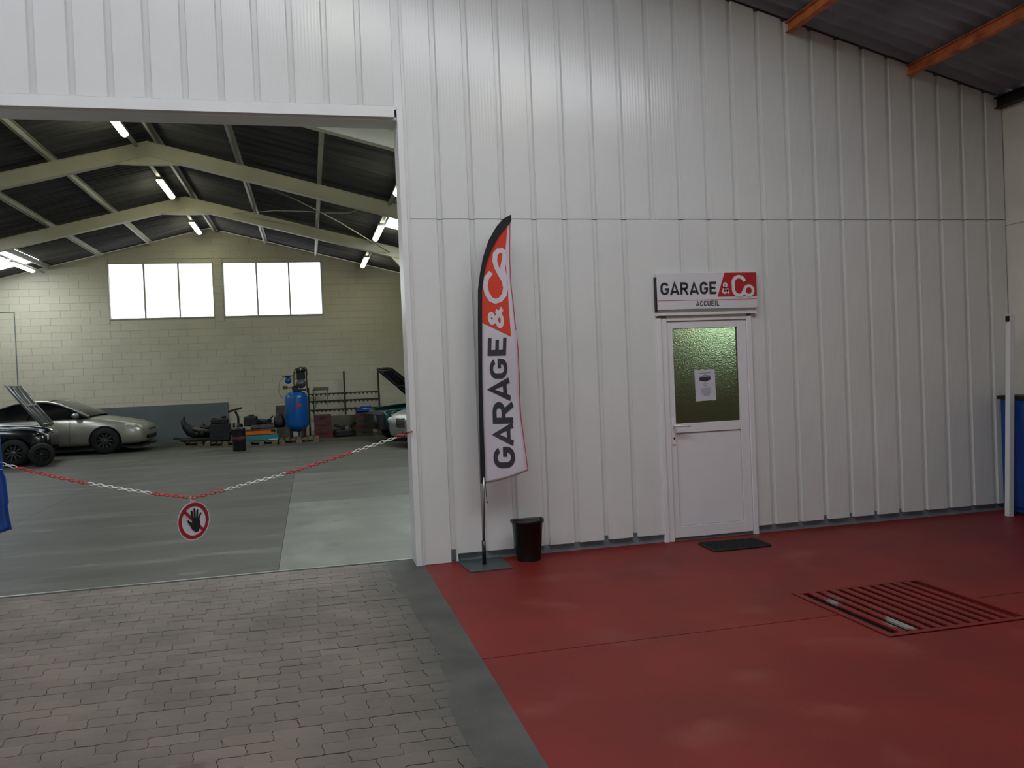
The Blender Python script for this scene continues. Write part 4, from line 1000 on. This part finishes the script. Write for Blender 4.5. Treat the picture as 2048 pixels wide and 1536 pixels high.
def rough_part(t, seed, n, box, mats=('engine_dark', 'engine_dark', 'engine_alu')):
    """castings, covers, pulleys and pipes of an engine, each a part"""
    random.seed(seed)
    x0, x1, y0, y1, z0, z1 = box
    for i in range(n):
        m = random.choice(mats); cx, cy, cz = random.uniform(x0, x1), random.uniform(y0, y1), random.uniform(z0, z1)
        k = random.random()
        if k < .4: MB().box((cx, cy, cz), (random.uniform(.08, .22), random.uniform(.08, .2), random.uniform(.06, .16)), (random.uniform(-.3, .3), random.uniform(-.3, .3), random.uniform(0, 3)), bev=.012).build('casting', m, t)
        elif k < .75:
            a = Vector((random.uniform(-1, 1), random.uniform(-1, 1), random.uniform(-.3, .3))).normalized()*.05; c = Vector((cx, cy, cz))
            MB().cyl(c-a, c+a, random.uniform(.04, .1), 16).build('pulley', m, t)
        else:
            p = [Vector((cx, cy, cz))]
            for _ in range(4): p.append(p[-1] + Vector((random.uniform(-.1, .1), random.uniform(-.05, .05), random.uniform(-.05, .08))))
            MB().tube(p, .018, 8).build('hose', 'rubber', t)
e1 = thing('engine', 'dark engine lump on the middle pallet, with a bare T-shaped bar rising from it', 'engine', (-2.12, 15.98, .122))
MB().box((-.22, 0, .24), (.52, .44, .46), bev=.03).box((-.22, -.02, .53), (.44, .36, .14), bev=.03).cyl((-.12, 0, .58), (-.12, 0, .66), .06).build('block', 'engine_dark', e1)
MB().box((-.36, -.12, .615), (.16, .1, .03), bev=.01).build('cover', 'engine_alu', e1)
rough_part(e1, 5, 14, (-.45, .42, -.25, .1, .05, .36))
MB().tube([(.22, .0, .32), (.24, .0, .50), (.235, 0, .62), (.17, 0, .76)], .032, 10).build('neck', 'engine_dark', e1)
MB().box((.16, 0, .80), (.36, .09, .055), (0, math.radians(-14), 0), bev=.01).build('cross_bar', 'dark_rust', e1)
MB().cyl((.12, -.02, .34), (.13, -.02, .46), .03).build('bright_stub', 'engine_alu', e1)
e2 = thing('gearbox', 'dark gearbox heap lying on the orange machine, with a rounded casting at its right', 'gearbox', (-1.25, 15.70, .415))
MB().box((-.30, 0, .20), (.34, .34, .26), bev=.03).box((-.28, 0, .35), (.14, .12, .04), bev=.01).build('housing', 'engine_dark', e2)
MB().tube([(-.12, 0, .16), (.05, 0, .13), (.24, 0, .06)], [.10, .075, .06], 14).build('shaft_cover', 'engine_dark', e2)
MB().lathe([(.001, .02), (.13, .0), (.16, .12), (.13, .26), (.08, .36), (.001, .38)], (.42, 0, -.0), 'z', 18).build('round_casting', 'engine_dark', e2)
MB().box((.0, -.15, .05), (.6, .16, .1), (0, 0, .1), bev=.02).build('cover', 'engine_alu', e2)
rough_part(e2, 9, 9, (-.36, .3, -.1, .06, .16, .2))
s1 = thing('seat_wreck', 'black curved car-part heap on the leftmost pallet, like a tipped seat', 'car part', (-2.90, 16.7, .122))
MB().tube([(-.42, 0, .66), (-.46, 0, .54), (-.40, 0, .40), (-.28, 0, .26), (-.05, 0, .165), (.35, 0, .14)], [.03, .06, .10, .15, .14, .12], 10).build('shell', 'engine_dark', s1)
MB().tube([(-.2, -.15, .34), (.05, -.15, .27), (.35, -.15, .2)], [.05, .06, .05], 10).build('side_pipe', 'engine_alu', s1)
MB().tube([(-.02, 0, .36), (.2, 0, .33), (.44, 0, .28)], .05, 8).box((0, -.05, .04), (1.0, .5, .08), bev=.02).box((-.55, -.1, .075), (.3, .2, .05), (0, .2, 0), bev=.01).build('tray', 'engine_dark', s1)
rough_part(s1, 21, 10, (-.38, .36, -.15, .1, .18, .24))
om = thing('orange_machine', 'orange and teal boxed machine on a pallet left of the blue tank', 'machine', (-1.27, 15.45, .122))
MB().box((0, 0, .07), (.82, .42, .14), bev=.015).build('lower_body', 'teal_paint', om)
MB().box((-.04, 0, .205), (.74, .40, .115), bev=.015).build('upper_body', 'orange_paint', om)
MB().box((-.04, 0, .275), (.76, .42, .02), bev=.005).build('top_plate', 'engine_alu', om)
MB().box((.30, -.205, .235), (.12, .02, .04), bev=.004).build('switch_box', 'black_plastic', om); MB().box((.28, -.212, .02), (.22, .006, .02)).build('label_strip', 'chain_white', om)
dbn = thing('drum', 'black drum with a dark red band, standing before the orange machine', 'drum', (-1.72, 13.95, 0))
MB().lathe([(.001, 0), (.15, 0), (.155, .02), (.152, .22), (.16, .24), (.157, .26), (.15, .50), (.158, .52), (.14, .55), (.05, .56), (.001, .56)], (0, 0, .001), 'z', 24).build('body', 'black_plastic', dbn)
MB().lathe([(.1545, .27), (.1575, .28), (.1575, .33), (.1545, .34)], (0, 0, 0), 'z', 24).build('band', 'red_crate', dbn)

# ------------------------------------------------------------------ compressor
cp = thing('compressor', 'tall blue compressor tank with a black pump on top, on a pallet', 'compressor', (-.37, 15.55, .122))
MB().lathe([(.001, .13), (.10, .14), (.20, .19), (.275, .27), (.29, .33), (.29, 1.02), (.275, 1.09), (.22, 1.15), (.12, 1.19), (.001, 1.20)], (0, 0, .03), 'z', 36).build('tank', 'tank_blue', cp)
for a in (.6, 2.4, 3.9, 5.3):
    MB().box((.22*math.cos(a), .22*math.sin(a), .13), (.06, .06, .26), (0, 0, a), bev=.004).build('leg', 'dark_rust' if a != 3.9 else 'dark_steel', cp)
MB().cyl((.04, -.05, .04), (.04, -.05, .17), .03).build('drain', 'tank_blue', cp)
MB().box((.06, -.292, .86), (.11, .006, .09)).build('red_label', 'chain_red', cp)
MB().box((.08, 0, 1.25), (.34, .3, .05), bev=.01).build('motor_plate', 'dark_steel', cp)
MB().cyl((.14, -.14, 1.42), (.14, .16, 1.42), .125, 20).build('motor', 'engine_alu', cp)
MB().box((.14, 0, 1.64), (.21, .2, .24), bev=.02).cyl((.08, -.12, 1.77), (.08, .1, 1.77), .06).cyl((.21, -.12, 1.77), (.21, .1, 1.77), .06).build('pump', 'engine_dark', cp)
for i in range(5): MB().box((.14, 0, 1.56+i*.04), (.27, .24, .012)).build('fin', 'engine_dark', cp)
MB().tube([(.0, -.05, 1.32), (-.05, -.05, 1.45), (-.04, -.05, 1.66), (.0, -.05, 1.80), (.14, -.05, 1.85), (.28, -.05, 1.83)], .02, 8).build('pipe', 'olive_box', cp)
MB().lathe([(.085, -.02), (.10, -.02), (.10, .02), (.085, .02), (.085, -.02)], (.05, -.05, 1.62), 'y', 20).build('fan_ring', 'engine_alu', cp)
MB().box((.285, 0, 1.48), (.03, .24, .62), bev=.01).cyl((.27, -.05, 1.72), (.31, -.05, 1.72), .09).build('belt_guard', 'dark_steel', cp)
MB().lathe([(.001, -.08), (.07, -.07), (.085, 0), (.07, .07), (.001, .08)], (-.19, -.02, 1.51), 'y', 20).build('pressure_vessel', 'blue_paint', cp)
MB().box((-.20, -.02, 1.635), (.26, .12, .025), (0, 0, .0)).box((-.19, -.02, 1.615), (.14, .10, .05)).build('bracket', 'dark_steel', cp)
MB().tube([(-.28, 0, 1.60), (-.40, 0, 1.50), (-.44, 0, 1.3), (-.40, 0, 1.10), (-.30, 0, 1.05)], .006, 6).build('air_line', 'olive_box', cp)
MB().box((-.27, -.02, 1.33), (.12, .08, .09), bev=.01).box((-.19, 0, 1.32), (.2, .02, .02)).build('pressure_switch', 'engine_alu', cp)
MB().box((-.02, -.05, 1.31), (.16, .14, .12), bev=.02).build('valve_block', 'engine_dark', cp)

# ------------------------------------------------------------------ rack, crates, small cabinet
rk = thing('steel_rack', 'black steel rack of toothed bars on three posts against the back wall', 'rack', (-.06, 17.55, 0))
for x, h_ in ((.0, 1.40), (1.02, 1.84), (2.0, 1.90)):
    MB().b2((x-.025, -.025, 0), (x+.025, .025, h_)).build('post', 'dark_steel', rk)
    MB().b2((x-.03, -.30, 0), (x+.03, .3, .03)).build('foot', 'dark_steel', rk)
MB().b2((.12, -.02, 0), (.15, .02, 1.35)).build('post', 'dark_steel', rk)
for z0_, hh, teeth in ((1.19, .035, True), (.97, .05, True), (.72, .045, True)):
    b_ = MB().b2((.0, -.03, z0_), (2.0, -.005, z0_+hh)).build('bar', 'dark_steel', rk)
    tm = MB()
    for i in range(16): tm.prism([(.08+i*.12, z0_), (.14+i*.12, z0_), (.12+i*.12, z0_-.035), (.09+i*.12, z0_-.035)], -.03, -.01)
    tm.build('teeth', 'dark_steel', b_)
ax = thing('rail_box', 'small olive part box hung on the left end of the steel rack', 'box', (.30, 17.40, 1.28))
MB().box((0, 0, .08), (.42, .16, .09), bev=.01).build('body', 'olive_box', ax)
for x in (-.17, .17): MB().b2((x-.012, -.02, -.45), (x+.012, .0, .04)).build('strut', 'olive_box', ax)
def crate(x, y, z, w, d, h, m, lab, grp):
    t = thing('crate', lab, 'crate', (x, y, z), 0, grp)
    MB().b2((-w/2, -d/2, 0), (w/2, d/2, .015)).b2((-w/2, -d/2, .015), (w/2, -d/2+.015, h)).b2((-w/2, d/2-.015, .015), (w/2, d/2, h)).b2((-w/2, -d/2+.015, .015), (-w/2+.015, d/2-.015, h)).b2((w/2-.015, -d/2+.015, .015), (w/2, d/2-.015, h)).build('box', m, t)
    MB().b2((-w/2-.012, -d/2-.012, h-.03), (w/2+.012, -d/2, h)).b2((-w/2-.012, -d/2-.012, .0), (w/2+.012, -d/2, .02)).build('rim', 'brown_crate', t)
    MB().b2((-w*.2, -d/2-.014, h*.55), (w*.2, -d/2-.001, h*.72)).build('handle_slot', 'black_plastic', t)
for i, (h_, m_, w_) in enumerate(((.17, 'red_crate', .50), (.17, 'red_crate', .46), (.17, 'red_crate', .44))):
    crate(.30, 16.9, i*.215+.002, w_, .42, h_+.035, m_, 'dark red crate right of the compressor, %s of three' % ('lowest', 'middle', 'topmost')[i], 'dark red crates beside the compressor')
for i, (h_, m_, w_) in enumerate(((.16, 'brown_crate', .46), (.14, 'red_crate', .42), (.16, 'brown_crate', .42), (.14, 'red_crate', .44))):
    crate(1.42, 16.7, i*.165+.002, w_, .40, .155, m_, ('lowest brown crate', 'lower dark red crate', 'upper brown crate', 'topmost dark red crate')[i] + ' of the stack of four left of the green car', 'crates before the rack by the green car')
bx = thing('blue_bundle', 'dark blue folded bundle on top of the crates by the green car', 'bundle', (1.42, 16.7, .665))
MB().box((0, 0, .06), (.46, .34, .12), bev=.03).box((.06, 0, .15), (.30, .28, .08), bev=.025).build('cloth', 'blue_paint', bx); MB().box((-.12, -.02, .10), (.30, .3, .06), (0, .2, 0), bev=.02).build('cover', 'black_plastic', bx)
db_ = thing('parts_heap', 'dark low heap of metal parts on the floor between the two crate stacks', 'car part', (.86, 16.82, 0))
MB().box((0, 0, .10), (.52, .4, .2), (0, 0, .1), bev=.04).box((-.08, -.05, .27), (.36, .25, .08), (0, .35, .1), bev=.02).build('lump', 'engine_dark', db_); rough_part(db_, 33, 6, (-.2, .2, -.2, .1, .2, .3), ('engine_dark', 'olive_box'))
sb = thing('light_board', 'pale grey-green board leaning behind the low heap under the rack', 'board', (.86, 17.16, 0)); MB().box((0, 0, .295), (.72, .02, .58), (.0, 0, 0)).build('sheet', 'olive_box', sb)
lc = thing('small_cabinet', 'narrow olive-grey metal cabinet half hidden left of the blue tank', 'cabinet', (-.78, 17.0, 0))
MB().box((0, 0, .475), (.36, .34, .95), bev=.006).build('body', 'olive_box', lc)
for z in (.20, .50, .78): MB().box((0, -.175, z), (.32, .012, .24 if z > .3 else .26), bev=.003).build('drawer', 'olive_box', lc)
cw = thing('brown_box', 'light brown box behind the raised bonnet of the green car', 'box', (1.98, 17.0, 0)); MB().box((0, 0, .38), (.30, .3, .76), bev=.006).build('carton', 'pallet_wood', cw); MB().box((0, -.152, .38), (.05, .004, .74)).build('tape', 'olive_box', cw)
